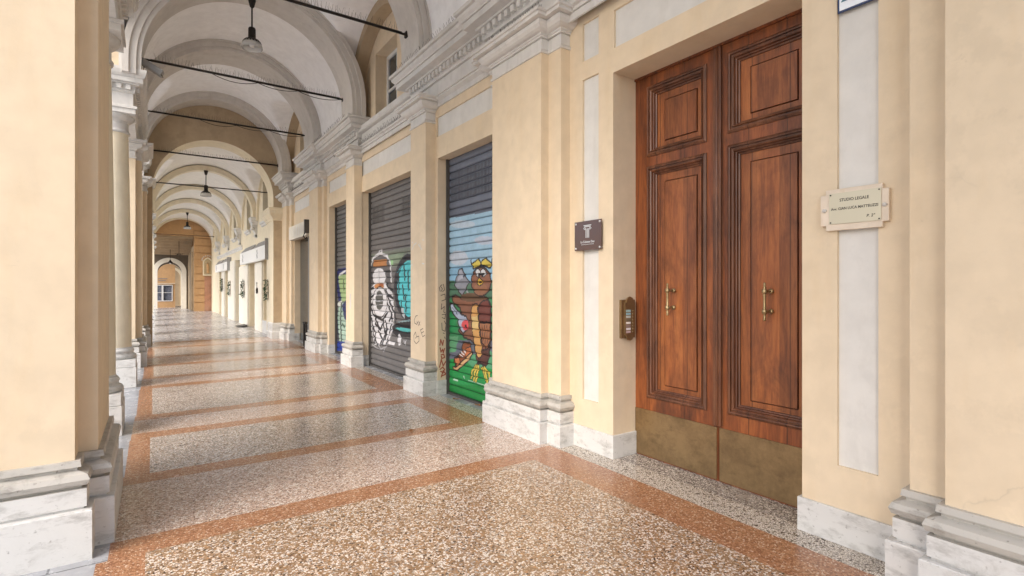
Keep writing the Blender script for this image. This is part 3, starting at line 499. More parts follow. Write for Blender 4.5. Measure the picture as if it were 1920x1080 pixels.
ENT = [(-.25, 4.082), (0, 4.082), (.0, 4.248), (-.012, 4.25), (-.012, 4.262), (.022, 4.265), (.024, 4.295), (.032, 4.30), (.032, 4.375), (.085, 4.38), (.09, 4.40), (.19, 4.405), (.192, 4.470), (.182, 4.472), (.182, 4.480), (.205, 4.481), (.208, 4.495), (.235, 4.52), (.245, 4.55), (.235, 4.553), (.235, 4.562), (.268, 4.565), (.27, 4.605), (-.25, 4.64)]
def dentils(mb, path, side=1, z0=4.305, z1=4.372, dz=0):
    for i in range(len(path) - 1):
        (a, b), (c, d) = path[i], path[i + 1]; L = math.hypot(c - a, d - b)
        if L < .15: continue
        ux, uy = (c - a) / L, (d - b) / L; nx, ny = -uy * side, ux * side
        n = int(L / .105)
        for q in range(n):
            t0 = (q + .25) * L / n; t1 = (q + .78) * L / n
            P = [(a + ux * t + nx * o, b + uy * t + ny * o) for t, o in ((t0, .031), (t1, .031), (t1, .076), (t0, .076))]
            mb.add([(x, y, z) for z in (z0 + dz, z1 + dz) for x, y in P], [(3, 2, 1, 0), (4, 5, 6, 7), (0, 1, 5, 4), (1, 2, 6, 5), (2, 3, 7, 6), (3, 0, 4, 7)])
def spikes(mb, a, b, n, h=.075, w=.0044):
    """pigeon spikes: pairs of splayed thin wires along a line"""
    a, b = Vector(a), Vector(b); d = (b - a).normalized(); s = d.cross(Vector((0, 0, 1))).normalized()
    for i in range(n):
        p = a + (b - a) * (i + .5) / n
        for t in (-.45, .45):
            e = p + Vector((0, 0, h * random.uniform(.8, 1.15))) + s * h * t * random.uniform(.6, 1.2) + d * h * random.uniform(-.35, .35)
            mb.tube([p, e], w * .5, 3)
RESS = [[(3.3, 3.74), (3.09, 3.74), (3.09, 4.98), (3.16, 4.98), (3.16, 7.12), (3.3, 7.12)], [(3.3, 9.60), (3.16, 9.60), (3.16, 11.98), (3.09, 11.98), (3.09, 13.25), (3.3, 13.25)],
        [(3.3, 15.32), (3.09, 15.32), (3.09, 16.9), (3.3, 16.9)], [(3.3, -2.2), (3.16, -2.2), (3.16, -.2), (3.09, -.2), (3.09, 1.08), (3.3, 1.08)]]
for p in RESS:
    d = MB().sweep(p, ENT); dentils(d, p); e = d.build('entablature', 'trim', wall)
    sp = MB()
    xs = [q[0] for q in p]; y0, y1 = p[1][1], p[-2][1]
    if y0 > 0 and y1 < 14:
        spikes(sp, (2.93, y0, 4.60), (2.93, y1, 4.60), int((y1 - y0) * 22)); spikes(sp, (3.0, y0 + .1, 4.085), (3.0, min(y1, y0 + 1.0), 4.085), 26)
        tag(sp.build('bird_spikes', 'wire', e), kind='stuff')
ARCHI = [(0, 3.965), (.018, 3.968), (.018, 4.032), (.006, 4.034), (.006, 4.043), (.028, 4.045), (.03, 4.075), (.06, 4.085), (.062, 4.11), (.0, 4.12), (.0, 4.33), (-.012, 4.332), (-.012, 4.345), (.05, 4.35), (.07, 4.365), (.072, 4.445), (-.06, 4.47)]
for y0, y1 in ((7.125, 9.595), (13.255, 15.315), (1.085, 3.735)):
    b = MB().sweep([(3.22, y0), (3.22, y1)], ARCHI).build('frieze_band', 'trim', wall)
    if y0 > 5:
        sp = MB(); spikes(sp, (3.17, y0, 4.115), (3.17, y1, 4.115), int((y1 - y0) * 20)); tag(sp.build('bird_spikes', 'wire', b), kind='stuff')
for y0, y1 in ((5.0, 6.57), (10.14, 12.05)):
    MB().sweep([(3.249, y0), (3.249, y1)], [(0, 3.965), (.02, 3.968), (.02, 4.03), (.03, 4.035), (.07, 4.06), (.072, 4.081), (0, 4.0815)]).build('frieze_band', 'trim', wall)

for a, b in WIN[:2]:                                                # lunettes: arched reveal and window
    c = 8.45 if a < 10 else 14.4
    MB().ring(c, 4.72, 1.40, 1.56, 3.10, 3.319, foot=4.47, axis='X').build('lunette_arch', 'brown', wall)
    f = MB(); X0 = 3.53
    for u0, u1, v0, v1 in ((a, a + .07, 4.4, 5.69), (b - .07, b, 4.4, 5.69), (a + .07, b - .07, 5.62, 5.69), ((a + b) / 2 - .035, (a + b) / 2 + .035, 4.4, 5.62), (a + .07, (a + b) / 2 - .035, 5.02, 5.06), ((a + b) / 2 + .035, b - .07, 5.02, 5.06)):
        f.box(X0, X0 + .05, u0, u1, v0, v1)
    wnd = f.build('lunette_window', 'frame', wall)
    MB().quad((X0 + .025, a + .05, 4.4), (X0 + .025, b - .05, 4.4), (X0 + .025, b - .05, 5.66), (X0 + .025, a + .05, 5.66)).build('pane', 'glass', wnd)
for nm, mt, wd, D, ax in (('initials', 'darkink', .011, 3.10, 'X'), ('crosses', 'panel', .018, 3.10, 'X'), ('red', 'redink', .017, 6.50, 'Y'), ('scrawl', 'darkink', .010, 6.50, 'Y')):
    g = MB()
    for l in TAGS[nm]: g.ribbon(l, wd, ax, D)
    g.build('graffiti_tag', mt, wall, recalc=False)
g = MB().box(3.092, 3.10, 9.83, 9.90, 1.08, 1.36); g.build('stone_tablet', 'rib', wall)

# ================================================================= ENTRANCE DOOR
door = thing('entrance_door', (3.62, 2.42, 0), 'tall reddish brown panelled wooden double door with brass kick plates', 'door')
def leaf(y0, y1, pan, nm, hy, flip):
    """pan: list of panel openings (u0,u1,v0,v1)"""
    X = 3.585
    m = MB().facade('X', X, y0, y1, .0, 3.34, [(a, b, c, d, .064, None) for a, b, c, d in pan])
    m.quad((X + .065, y0, 0), (X + .065, y1, 0), (X + .065, y1, 3.34), (X + .065, y0, 3.34))
    m.quad((X, y0, 0), (X + .065, y0, 0), (X + .065, y0, 3.34), (X, y0, 3.34)); m.quad((X, y1, 0), (X + .065, y1, 0), (X + .065, y1, 3.34), (X, y1, 3.34))
    L = m.build('door_leaf', 'wood', door)
    PR = [(-.004, 0), (-.004, -.010), (.012, -.020), (.020, -.018), (.022, -.004), (.032, -.004), (.036, -.014), (.046, -.008), (.052, .010), (.058, .012), (.062, .030), (.072, .034), (.074, .064)]
    for a, b, c, d in pan:
        mm = MB(); k = len(PR); cor = [(a, c, 1, 1), (b, c, -1, 1), (b, d, -1, -1), (a, d, 1, -1)]
        vs = [(X + dep, u + su * o, v + sv * o) for u, v, su, sv in cor for o, dep in PR]
        mm.add(vs, [(i * k + q, ((i + 1) % 4) * k + q, ((i + 1) % 4) * k + q + 1, i * k + q + 1) for i in range(4) for q in range(k - 1)])
        mm.build('panel_moulding', 'wood_mould', L)
        f = MB(); a2, b2, c2, d2 = a + .122, b - .155, c + .122, d - .145
        f.facade('X', X + .046, a + .07, b - .07, c + .07, d - .07, [(a2 - .009, b2 + .009, c2 - .009, d2 + .009, .016, None)])
        f.box(X + .040, X + .0635, a2, b2, c2, d2)
        f.build('panel_field', 'wood_field', L)
    KP = MB().box(X - .012, X + .004, y0 + .01, y1 - .008, .012, .415)
    for i in range(14):                                             # row of pins along the top edge
        KP.box(X - .016, X - .012, y0 + .03 + i * (y1 - y0 - .06) / 13.5, y0 + .04 + i * (y1 - y0 - .06) / 13.5, .395, .405)
    KP.build('kick_plate', 'brass', L, bevel=.002)
    h = MB(); hx = X - .035
    h.lathe((hx, hy, 1.39), [(.0, -.135), (.008, -.133), (.011, -.122), (.007, -.112), (.010, -.10), (.006, -.092), (.017, -.082), (.020, -.068), (.017, -.054), (.009, -.048), (.012, -.04), (.0095, -.03), (.0095, .04), (.012, .048), (.009, .054), (.017, .06), (.020, .075), (.017, .09), (.006, .10), (.010, .108), (.007, .118), (.010, .126), (.004, .137), (0, .14)], 16)
    for z in (1.322, 1.465):
        h.tube([(hx, hy, z), (X + .04, hy - .01, z)], .008, 10); h.tube([(X + .022, hy - .01, z), (X + .044, hy - .01, z)], .018, 12)
    h.build('handle', 'brass_bright', L)
    return L
leaf(2.385, 3.222, [(2.49, 3.08, .53, 2.545), (2.49, 3.08, 2.64, 3.245)], 'l', 2.84, 0)
leaf(1.62, 2.38, [(1.69, 2.30, .54, 2.56), (1.69, 2.30, 2.66, 3.26)], 'r', 2.0, 1)
MB().sweep([(3.583, 2.345), (3.583, 2.425)], [(0, .43), (0, 3.335)], caps=False).box(3.560, 3.5845, 2.352, 2.42, .43, 3.335).tube([(3.562, 2.386, .43), (3.562, 2.386, 3.33)], .014, 10).build('meeting_strip', 'wood_mould', door, bevel=.004)
MB().box(3.57, 3.64, 1.62, 3.22, 3.34, 3.362).build('head_jamb', 'wood', door)
MB().box(3.655, 3.67, 1.55, 3.3, -.005, 3.4).build('backing_board', 'darkgrey', door)

# ================================================================= ROLLER SHUTTERS
def shutter(y0, y1, z1, bg, shapes, vents, label):
    X = 3.42; PITCH = .1015
    t = thing('roller_shutter', (X, (y0 + y1) / 2, 0), label, 'shutter', 'roller shutters closing the shop bays')
    ny = int((y1 - y0) / .007); fr = [0, .05, .10, .16, .27, .38, .5, .62, .74, .86, .94]; off = [.014, .016, .012, .001, -.002, -.003, -.004, -.003, -.002, 0, .007]; K_ = len(fr)
    zs, of = [], []
    for i in range(int(z1 / PITCH) + 1):
        for f_, o_ in zip(fr, off):
            z = .03 + (i + f_) * PITCH
            if z < z1: zs.append(z); of.append(o_)
    ys = np.linspace(y0, y1, ny + 1); nz = len(zs)
    V = [(X + of[j], y, zs[j]) for j in range(nz) for y in ys]
    F = [(j * (ny + 1) + i, j * (ny + 1) + i + 1, (j + 1) * (ny + 1) + i + 1, (j + 1) * (ny + 1) + i) for j in range(nz - 1) for i in range(ny)]
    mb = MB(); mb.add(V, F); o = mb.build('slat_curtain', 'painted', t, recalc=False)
    cy = np.tile((ys[:-1] + ys[1:]) / 2, nz - 1); cz = np.repeat((np.array(zs[:-1]) + np.array(zs[1:])) / 2, ny)
    col = np.array([lin(bg)] * len(cy)) * .9
    def inpoly(pts):
        r = np.zeros(len(cy), bool); n = len(pts)
        for i in range(n):
            (x1, y1_), (x2, y2_) = pts[i], pts[(i + 1) % n]
            c = ((y1_ > cz) != (y2_ > cz))
            with np.errstate(divide='ignore', invalid='ignore'):
                r ^= c & (cy < (x2 - x1) * (cz - y1_) / ((y2_ - y1_) or 1e-9) + x1)
        return r
    def near(pts, wd, cl=False):
        d = np.full(len(cy), 9e9)
        P = list(pts) + ([pts[0]] if cl else [])
        for (a, b), (c, e) in zip(P[:-1], P[1:]):
            vx, vy = c - a, e - b; L2 = vx * vx + vy * vy or 1e-9
            q = np.clip(((cy - a) * vx + (cz - b) * vy) / L2, 0, 1)
            d = np.minimum(d, np.hypot(cy - a - q * vx, cz - b - q * vy))
        return d < wd / 2
    for k, c, wd, pts in shapes:
        lc = np.array(lin(c)) * .88
        if k == 'p':
            col[inpoly(pts)] = lc
            if wd: col[near(pts, max(wd, .013), True)] = lin((44, 32, 34))
        else: col[near(pts, max(wd, .011))] = lc
    for a, b, r0, r1 in vents:                                      # punched ventilation slots
        for r in range(r0, r1):
            zz = .03 + r * PITCH; m = (cz > zz + .2 * PITCH) & (cz < zz + .82 * PITCH) & (cy > a) & (cy < b) & (((cy - a) % .034) < .015)
            col[m] = (.012, .012, .014)
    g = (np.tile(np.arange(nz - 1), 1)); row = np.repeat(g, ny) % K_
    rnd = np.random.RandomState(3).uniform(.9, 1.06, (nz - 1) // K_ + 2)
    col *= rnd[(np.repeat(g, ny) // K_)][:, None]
    fz = np.repeat(g, ny) % K_; col[fz == 0] *= .30; col[fz == 1] *= .55  # shade in the grooves between slats deepened in the vertex colour
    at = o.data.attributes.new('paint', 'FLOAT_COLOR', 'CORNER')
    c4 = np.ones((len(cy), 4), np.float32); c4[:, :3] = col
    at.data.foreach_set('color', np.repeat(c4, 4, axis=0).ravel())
    MB().box(X - .03, X + .02, y0, y1, .004, .03).build('bottom_bar', 'darkgrey', t)
    for a, c in ((y1 - .03, y1 - .001), (y0 + .001, y0 + .03)): MB().box(X - .045, X + .03, a, c, 0, z1).build('guide_rail', 'darkgrey', t)
    return t
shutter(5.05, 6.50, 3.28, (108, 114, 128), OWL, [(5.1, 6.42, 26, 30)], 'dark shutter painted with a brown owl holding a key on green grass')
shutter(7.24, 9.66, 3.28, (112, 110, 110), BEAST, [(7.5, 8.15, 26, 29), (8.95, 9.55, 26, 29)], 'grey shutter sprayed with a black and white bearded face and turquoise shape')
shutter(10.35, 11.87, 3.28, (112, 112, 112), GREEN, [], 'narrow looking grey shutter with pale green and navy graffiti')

# ================================================================= VAULTS AND ARCH RIBS
RM, ZS = 1.73, 4.85
LUN = [(2.45, 4.72, 1.5), (8.45, 4.72, 1.56), (14.4, 4.72, 1.45)]
def vault_mesh(ya, yb, xl, xr, RMx, zs, xc, lun, ny, zlow):
    xs = [xl] + [xc - RMx * math.cos(math.pi * i / 64) for i in range(65)] + [xr]
    xs = sorted(set(round(x, 5) for x in xs))
    for i in range(len(xs) - 1, 0, -1):
        if xs[i] - xs[i - 1] < 1e-4: xs.pop(i)
    yv = np.linspace(ya, yb, ny)
    def Z(x, y):
        d = RMx * RMx - (x - xc) ** 2; z = zs + math.sqrt(d) if d > 0 else zlow
        for yc, z0, r in lun:
            e = r * r - (y - yc) ** 2
            if e > 0: z = max(z, z0 + math.sqrt(e) + .10 * (1 - min(1, abs(x - xc) / RMx)))
        return z
    nx = len(xs); mb = MB()
    mb.add([(x, y, Z(x, y)) for y in yv for x in xs], [(j * nx + i, j * nx + i + 1, (j + 1) * nx + i + 1, (j + 1) * nx + i) for j in range(ny - 1) for i in range(nx - 1)], 0, True)
    return mb
ceiling = thing('vaulted_ceiling', (XC, 7, 4.85), 'pale grey plaster vault with broad semicircular ribs over the nearer stretch of arcade', 'ceiling')
vault_mesh(-3.5, 16.4, -.62, 3.33, RM, ZS, XC, LUN, 400, 4.55).build('vault', 'vault', ceiling, recalc=False)
for y0, y1 in ((.0, 1.05), (3.8, 4.9), (6.55, 7.15), (9.40, 10.05), (12.2, 13.05), (15.62, 16.2)):
    rb = MB().ring(XC, 4.83, 1.56, 1.80, y0, y1, foot=4.60).build('arch_rib', 'rib', ceiling)
    if y0 > 6: MB().ring(XC, 4.83, 1.62, 1.79, y0 - .03, y0, foot=4.61).ring(XC, 4.83, 1.71, 1.79, y0 - .06, y0 - .03, foot=4.61).build('archivolt_moulding', 'rib', rb)
roof = MB().box(-1.2, 3.9, -3.6, 17, 6.95, 7.1).box(3.9, 4.0, -3.6, 17.0, 0, 7.1).build('upper_floor', 'shadow_stone', ceiling)

# end wall of the first portico with its lower arch
ew = MB()
xa, ra, za = 1.44, 1.43, 4.03
def arch_wall(mb, y0, y1, x0, x1, ztop, xc, r, zc, mi=0, mi_in=None, zbot=0):
    """wall across the arcade with a round arched opening"""
    mi_in = mi if mi_in is None else mi_in
    N = 48; A = [(xc - r * math.cos(math.pi * i / N), zc + r * math.sin(math.pi * i / N)) for i in range(N + 1)]
    for y in (y0, y1):
        mb.quad((x0, y, zbot), (xc - r, y, zbot), (xc - r, y, ztop), (x0, y, ztop), mi); mb.quad((xc + r, y, zbot), (x1, y, zbot), (x1, y, ztop), (xc + r, y, ztop), mi)
        for (a, b), (c, d) in zip(A[:-1], A[1:]): mb.quad((a, y, b), (c, y, d), (c, y, ztop), (a, y, ztop), mi)
    for (a, b), (c, d) in zip([(xc - r, zbot)] + A, A + [(xc + r, zbot)]): mb.quad((a, y0, b), (c, y0, d), (c, y1, d), (a, y1, b), mi_in)
    return mb
end = arch_wall(ew, 16.21, 16.98, -.25, 3.32, 6.9, xa, ra, za, 0, 1).build('dividing_arch_wall', ['brown', 'cream'], loc=(xa, 16.6, 0))
tag(end, 'brown plastered cross wall with a lower round arch between the two arcades', 'arch wall')

MB().sweep([(2.87, 16.975), (2.87, 16.21), (3.2, 16.21)], [(0, 3.40), (.02, 3.41), (.02, 3.45), (.05, 3.50), (.09, 3.55), (.12, 3.60), (.12, 3.70), (.14, 3.71), (.14, 3.76), (0, 3.78)], side=-1).build('impost', 'cream', end)
MB().sweep([(2.87, 16.975), (2.87, 16.21), (3.2, 16.21)], [(0, .45), (.03, .42), (.03, .2), (.05, .18), (.05, 0)], side=-1, caps=False).build('base', 'marble', end)
# ================================================================= LEFT ARCADE
def left_pier(off, y, label, dep=1.3):
    """stepped square pier; y = front face of its shaft"""
    p = [(-1.25, 0), (-1.25, dep), (-.352, dep), (-.352, dep - .14), (-.262, dep - .14), (-.262, .17), (-.352, .17), (-.352, 0)]
    p = [(a + off, b + y) for a, b in p]
    t = thing('stone_pier', (-.7 + off, y + dep / 2, 0), label, 'pier')
    MB().sweep(p, [(0, .51), (0, 3.88)], closed=True).build('shaft', 'stucco', t)
    MB().sweep(p, BASE_L[:12], closed=True).sweep(p, BASE_L[11:], closed=True, mi=1).build('base', ['marble_dark', 'marble'], t)
    MB().sweep(p, [(o, z + .09) for o, z in CAP], closed=True).build('capital', 'trim', t)
    return t
left_pier(0, 3.75, 'nearest pier, a stepped cream pillar on a tall white marble base at the left edge', 1.25)
left_pier(.10, 11.82, 'stepped ochre pier just beyond the second round column', 1.3)
left_pier(.16, 15.6, 'ochre pier beside the brown cross wall, on a marble base', 1.3)
left_pier(-.05, -1.2, 'cream pier behind the viewpoint', 1.3)

def round_column(x, y, label):
    t = thing('round_column', (x, y, 0), label, 'column')
    s = [(0.245, .58)]
    for i in range(13):
        q = i / 12; s.append((.245 - .040 * q ** 1.6, .58 + (3.80 - .58) * q))
    MB().lathe((x, y, 0), s, 40).build('shaft', 'cream', t)
    b = MB().box(x - .31, x + .31, y - .31, y + .31, 0, .30).box(x - .302, x + .302, y - .302, y + .302, .304, .415)
    b.lathe((x, y, 0), [(0, .415), (.30, .416), (.312, .44), (.30, .475), (.275, .485), (.268, .51), (.282, .53), (.27, .56), (.252, .565), (.25, .59), (0, .59)], 40)
    b.build('base', 'marble', t, bevel=.006)
    c = MB().lathe((x, y, 0), [(0, 3.79), (.215, 3.79), (.228, 3.80), (.228, 3.825), (.21, 3.835), (.208, 3.95), (.22, 3.955), (.222, 3.975), (.25, 3.985), (.28, 4.02), (.29, 4.06), (0, 4.06)], 40)
    c.box(x - .30, x + .30, y - .30, y + .30, 4.06, 4.13).box(x - .32, x + .32, y - .32, y + .32, 4.13, 4.17)
    c.build('capital', 'trim', t, bevel=.004)
    return t
round_column(-.555, 6.82, 'nearer round column, mostly hidden behind the big left pier')
round_column(-.50, 9.84, 'cream round column on a square marble base, left of the arcade')

la = thing('street_arcade_wall', (-.6, 8, 4.17), 'grey white entablature and arches carried by the left columns', 'wall')
LENT = [(-.2, 4.172), (0, 4.172), (0, 4.36), (.02, 4.365), (.022, 4.395), (.03, 4.40), (.03, 4.47), (.07, 4.475), (.075, 4.495), (.12, 4.50), (.122, 4.565), (.135, 4.57), (.15, 4.60), (.165, 4.65), (.168, 4.69), (-.2, 4.72)]
for (y0, y1, o) in ((3.78, 7.06, 0), (9.56, 13.1, .06), (15.62, 16.9, .12), (-1.2, 1.1, 0)):
    q = [(-.84 + o, y0), (-.84 + o, y1), (-.29 + o, y1), (-.29 + o, y0)]
    d = MB().sweep(q, LENT, closed=True); dentils(d, q + [q[0]], dz=.095); d.build('entablature', 'trim', la)
up = MB()
def arcade_strip(mb, x0, x1, y0, y1, zb, zt, arches):
    """wall along Y above the columns, arched openings (yc, r, zc)"""
    ys = sorted({y0, y1, *[c + r * math.cos(math.pi * i / 40) for c, r, z in arches for i in range(41)]})
    def low(y):
        for c, r, z in arches:
            if abs(y - c) < r - 1e-6: return z + math.sqrt(max(0, r * r - (y - c) ** 2))
        return zb
    for a, b in zip(ys[:-1], ys[1:]):
        m = (a + b) / 2; inn = any(abs(m - c) < r for c, r, z in arches)
        za_, zb_ = (max(zb, low(a)), max(zb, low(b))) if inn else (zb, zb)
        for x in (x0, x1): mb.quad((x, a, za_), (x, b, zb_), (x, b, zt), (x, a, zt))
        mb.quad((x0, a, za_), (x0, b, zb_), (x1, b, zb_), (x1, a, za_))
arcade_strip(up, -.95, -.38, -3.5, 17, 4.70, 6.93, [(2.44, 1.26, 4.72), (8.31, 1.2, 4.72), (14.36, 1.2, 4.72)])
up.build('spandrel_wall', 'stucco', la)
for c, r in ((2.44, 1.26), (8.31, 1.2), (14.36, 1.2)):
    MB().ring(c, 4.72, r - .03, r + .17, -.40, -.33, axis='X').build('archivolt', 'trim', la)
sd_ = MB().tube([(-.24, 9.50, 4.72), (-.24, 9.50, 5.75)], .014).tube([(-.21, 9.47, 4.74), (-.215, 9.48, 5.2), (-.22, 9.5, 5.75)], .009)
tag(sd_.build('cable_bundle', 'iron', loc=(-.24, 9.5, 4.72)), 'black cables rising from the left cornice above the floodlight', 'cable')

fl = thing('floodlight', (.02, 9.75, 4.72), 'grey box floodlight tilted on the left cornice under the second tie rod', 'floodlight')
def rotbox(mb, c, hx, hy, hz, ry, rx):
    import mathutils
    m = mathutils.Euler((rx, ry, 0)).to_matrix()
    vs = [Vector(c) + m @ Vector((sx * hx, sy * hy, sz * hz)) for sz in (-1, 1) for sy in (-1, 1) for sx in (-1, 1)]
    mb.add(vs, [(0, 2, 3, 1), (4, 5, 7, 6), (0, 1, 5, 4), (2, 6, 7, 3), (0, 4, 6, 2), (1, 3, 7, 5)])
h = MB(); rotbox(h, (.0, 9.72, 4.86), .15, .12, .045, R(28), R(10)); h.build('housing', 'metalgrey', fl, bevel=.008)
h = MB(); rotbox(h, (.022, 9.72, 4.815), .13, .10, .006, R(28), R(10)); h.build('lens', 'glass', fl)
h = MB().tube([(-.12, 9.75, 4.70), (-.10, 9.75, 4.88), (0, 9.75, 4.90)], .012).box(-.16, -.08, 9.70, 9.80, 4.69, 4.71); h.build('bracket', 'iron', fl)

# ================================================================= TIE RODS AND LAMPS
def rod(y, z, x0, x1, label, cable=True, spk=True):
    t = thing('tie_rod', (x0, y, z), label, 'tie rod', 'iron tie rods across the arcade')
    MB().tube([(x0, y, z), (x1, y, z)], .016, 10).build('bar', 'iron', t)
    if spk:
        s = MB(); s.box(x0 + .1, x1 - .1, y - .012, y + .012, z + .018, z + .021); spikes(s, (x0 + .15, y, z + .02), (x1 - .15, y, z + .02), 66, .085, .0028); tag(s.build('bird_spikes', 'wire', t), kind='stuff')
    if cable:
        c = MB()
        for a, b, sg in ((.30, .52, .07), (.52, .73, .05), (.73, .97, .06)):
            c.tube([(x0 + (x1 - x0) * (a + (b - a) * i / 8), y - .02, z - .02 - sg * 4 * (i / 8) * (1 - i / 8)) for i in range(9)], .006, 5)
        c.build('cable', 'iron', t)
    e = MB().box(x1 - .05, x1 + .02, y - .035, y + .035, z - .04, z + .04); e.build('anchor', 'iron', t)
    return t
rod(6.92, 5.07, -.12, 3.0, 'topmost spiked iron rod crossing the ceiling at the top of the picture', False)
rod(9.95, 5.05, -.12, 3.02, 'spiked iron rod with drooping cables, just below the nearest lamp')
rod(12.91, 5.07, -.10, 3.04, 'spiked rod across the third rib, in front of the brown cross wall')
rod(16.15, 4.98, -.05, 3.02, 'thin spiked rod against the brown cross wall, above its arch', False)
rod(17.3, 4.36, -.02, 2.96, 'bare thin rod crossing just beyond the brown cross wall', False, False)
rod(35.0, 4.42, .1, 2.98, 'farthest small rod under the last white arch', False, False)

def lamp(x, y, z, label):
    t = thing('pendant_lamp', (x, y, z), label, 'lamp', 'pendant lamps hanging from the arch ribs')
    MB().lathe((x, y, z), [(0, 0), (.06, 0), (.062, -.02), (.035, -.13), (.016, -.15), (.013, -.16), (.013, -.47), (.022, -.48), (.022, -.50), (0, -.50)], 16).build('stem', 'iron', t)
    MB().lathe((x, y, z), [(0, -.485), (.05, -.49), (.058, -.51), (.06, -.66), (.082, -.684), (.116, -.70), (.140, -.728), (.152, -.755), (.148, -.757), (.10, -.716), (0, -.70)], 20).build('lamp_holder', 'iron', t)
    MB().lathe((x, y, z), [(.075, -.685), (.11, -.70), (.145, -.74), (.162, -.79), (.167, -.83), (.160, -.845), (.150, -.835), (.150, -.79), (.135, -.75), (.10, -.715), (.07, -.70)], 32).build('glass_shade', 'lampglass', t)
    MB().lathe((x, y, z), [(0, -.70), (.035, -.705), (.045, -.76), (.035, -.81), (0, -.825)], 16).build('bulb', 'frame', t)
    return t
lamp(1.40, 9.80, 6.39, 'nearest and largest hanging lamp with a clear bell shade')
lamp(1.46, 19.8, 5.31, 'middle hanging lamp behind the bare rod, in the white arcade')
lamp(1.50, 31.6, 5.31, 'farthest hanging lamp in the white arcade, before the orange passage')

# ================================================================= SIGNS AT THE ENTRANCE
t = thing('brass_plaque', (3.28, 1.32, 1.82), 'pale brass lawyer plaque on a notched marble slab right of the door', 'plaque')
n = .03; a, b, c, d = 1.15, 1.50, 1.825, 2.065
pl = [(a + n, c), (b - n, c), (b - n, c + n), (b, c + n), (b, d - n), (b - n, d - n), (b - n, d), (a + n, d), (a + n, d - n), (a, d - n), (a, c + n), (a + n, c + n)]
m = MB(); k = len(pl); m.add([(X, u, v) for X in (3.272, 3.299) for u, v in pl], [tuple(range(k)), tuple(range(k, 2 * k))[::-1]] + [(i, (i + 1) % k, k + (i + 1) % k, k + i) for i in range(k)])
PLQ = plaster('pinkish_marble_slab', (.72, .62, .50), .1, (.6, .45, .3), 6, .05, .4)
m.build('marble_slab', PLQ, t, bevel=.003)
MB().box(3.266, 3.2725, 1.185, 1.45, 1.862, 2.040).build('nameplate', 'plate', t)
tx = text_mb('STUDIO LEGALE', .024, 'X', 3.2655, 1.318, 1.997, .0006, bold=.0003, squeeze=.86)
for q in (text_mb('Avv. GIAN LUCA MATTEUZZI', .0215, 'X', 3.2655, 1.318, 1.948, .0006, bold=.0003, squeeze=.86), text_mb('P. 2°', .022, 'X', 3.2655, 1.235, 1.893, .0006, bold=.0003, shear=.2)): tx.add(q.v, q.f)
tx.build('lettering', 'ink', t, recalc=False)
for y in (1.168, 1.476): MB().tube([(3.262, y, 1.945), (3.273, y, 1.945)], .011, 12).build('screw', 'rib', t)
for y in (1.194, 1.441):
    for z in (1.871, 2.031): MB().tube([(3.2635, y, z), (3.267, y, z)], .004, 8).build('nail', 'iron', t)

t = thing('acrylic_plaque', (3.26, 3.51, 1.83), 'square glossy dark brown plaque with a white column emblem left of the door', 'plaque')
MB().box(3.272, 3.278, 3.335, 3.69, 1.832, 2.100).build('plate', 'plaque_brown', t, bevel=.001)
for y in (3.355, 3.67):
    for z in (1.852, 2.08): MB().tube([(3.266, y, z), (3.2995, y, z)], .009, 12).build('screw', 'silver', t)
e = MB(); cx, cz, D = 3.515, 1.99, 3.272
def bar(u0, u1, v0, v1): e.box(D - .0015, D - .0003, cx - u1, cx - u0, v0, v1)
bar(-.05, .05, 2.055, 2.062); bar(-.04, .04, 2.044, 2.05)
for s_ in (-1, 1):
    pts = [(cx - s_ * (.036 + .016 * math.cos(q) * (1 - q / 9)), 2.028 + .014 * math.sin(q) * (1 - q / 9)) for q in [i * .6 for i in range(13)]]
    e.ribbon(pts, .004, 'X', D, .001)
bar(-.022, -.014, 1.945, 2.03); bar(-.004, .004, 1.945, 2.03); bar(.014, .022, 1.945, 2.03)
q = text_mb('Le Colonne Due', .030, 'X', D - .0008, cx, 1.908, .0005, bold=.0003, squeeze=.9); e.add(q.v, q.f)
for i in range(13): bar(-.08 + i * .013, -.074 + i * .013, 1.882, 1.888)
e.build('emblem', 'silver', t, recalc=False)

t = thing('house_number', (3.29, 1.31, 3.09), 'white enamel house number tile with blue border above the right pale panel', 'house number')
MB().box(3.288, 3.30, 1.19, 1.415, 3.088, 3.31).build('tile', 'blue', t, bevel=.008)
MB().box(3.2865, 3.2885, 1.202, 1.403, 3.100, 3.298).build('field', 'enamel', t, bevel=.004)
text_mb('20', .19, 'X', 3.286, 1.302, 3.205, .0008, bold=.002).build('numerals', 'teal', t, recalc=False)

t = thing('intercom_panel', (3.46, 3.2, 1.01), 'brass doorbell panel with rounded ends on the reveal left of the door', 'intercom')
def ypoly(mb, pts, y0, y1):
    k = len(pts); mb.add([(u, y, v) for y in (y0, y1) for u, v in pts], [tuple(range(k)), tuple(range(k, 2 * k))[::-1]] + [(i, (i + 1) % k, k + (i + 1) % k, k + i) for i in range(k)])
def ogee(u0, u1, v0, v1, cap):
    um, hw = (u0 + u1) / 2, (u1 - u0) / 2
    top = [(um + hw, v1 - cap), (um + hw * .78, v1 - cap * .95), (um + hw * .7, v1 - cap * .6), (um + hw * .45, v1 - cap * .18), (um, v1)]
    r = top + [(2 * um - u, v) for u, v in top[:-1][::-1]]
    return r + [(u, v0 + v1 - v) for u, v in r[::-1]]
m = MB(); m.box(3.375, 3.55, 3.196, 3.2195, 1.045, 1.382); m.build('back_plate', 'brass', t, bevel=.002)
m = MB(); ypoly(m, ogee(3.412, 3.54, 1.02, 1.410, .055), 3.184, 3.195); m.build('front_plate', brass('dark_bronze', (.44, .32, .17), (.24, .16, .085), .32), t)
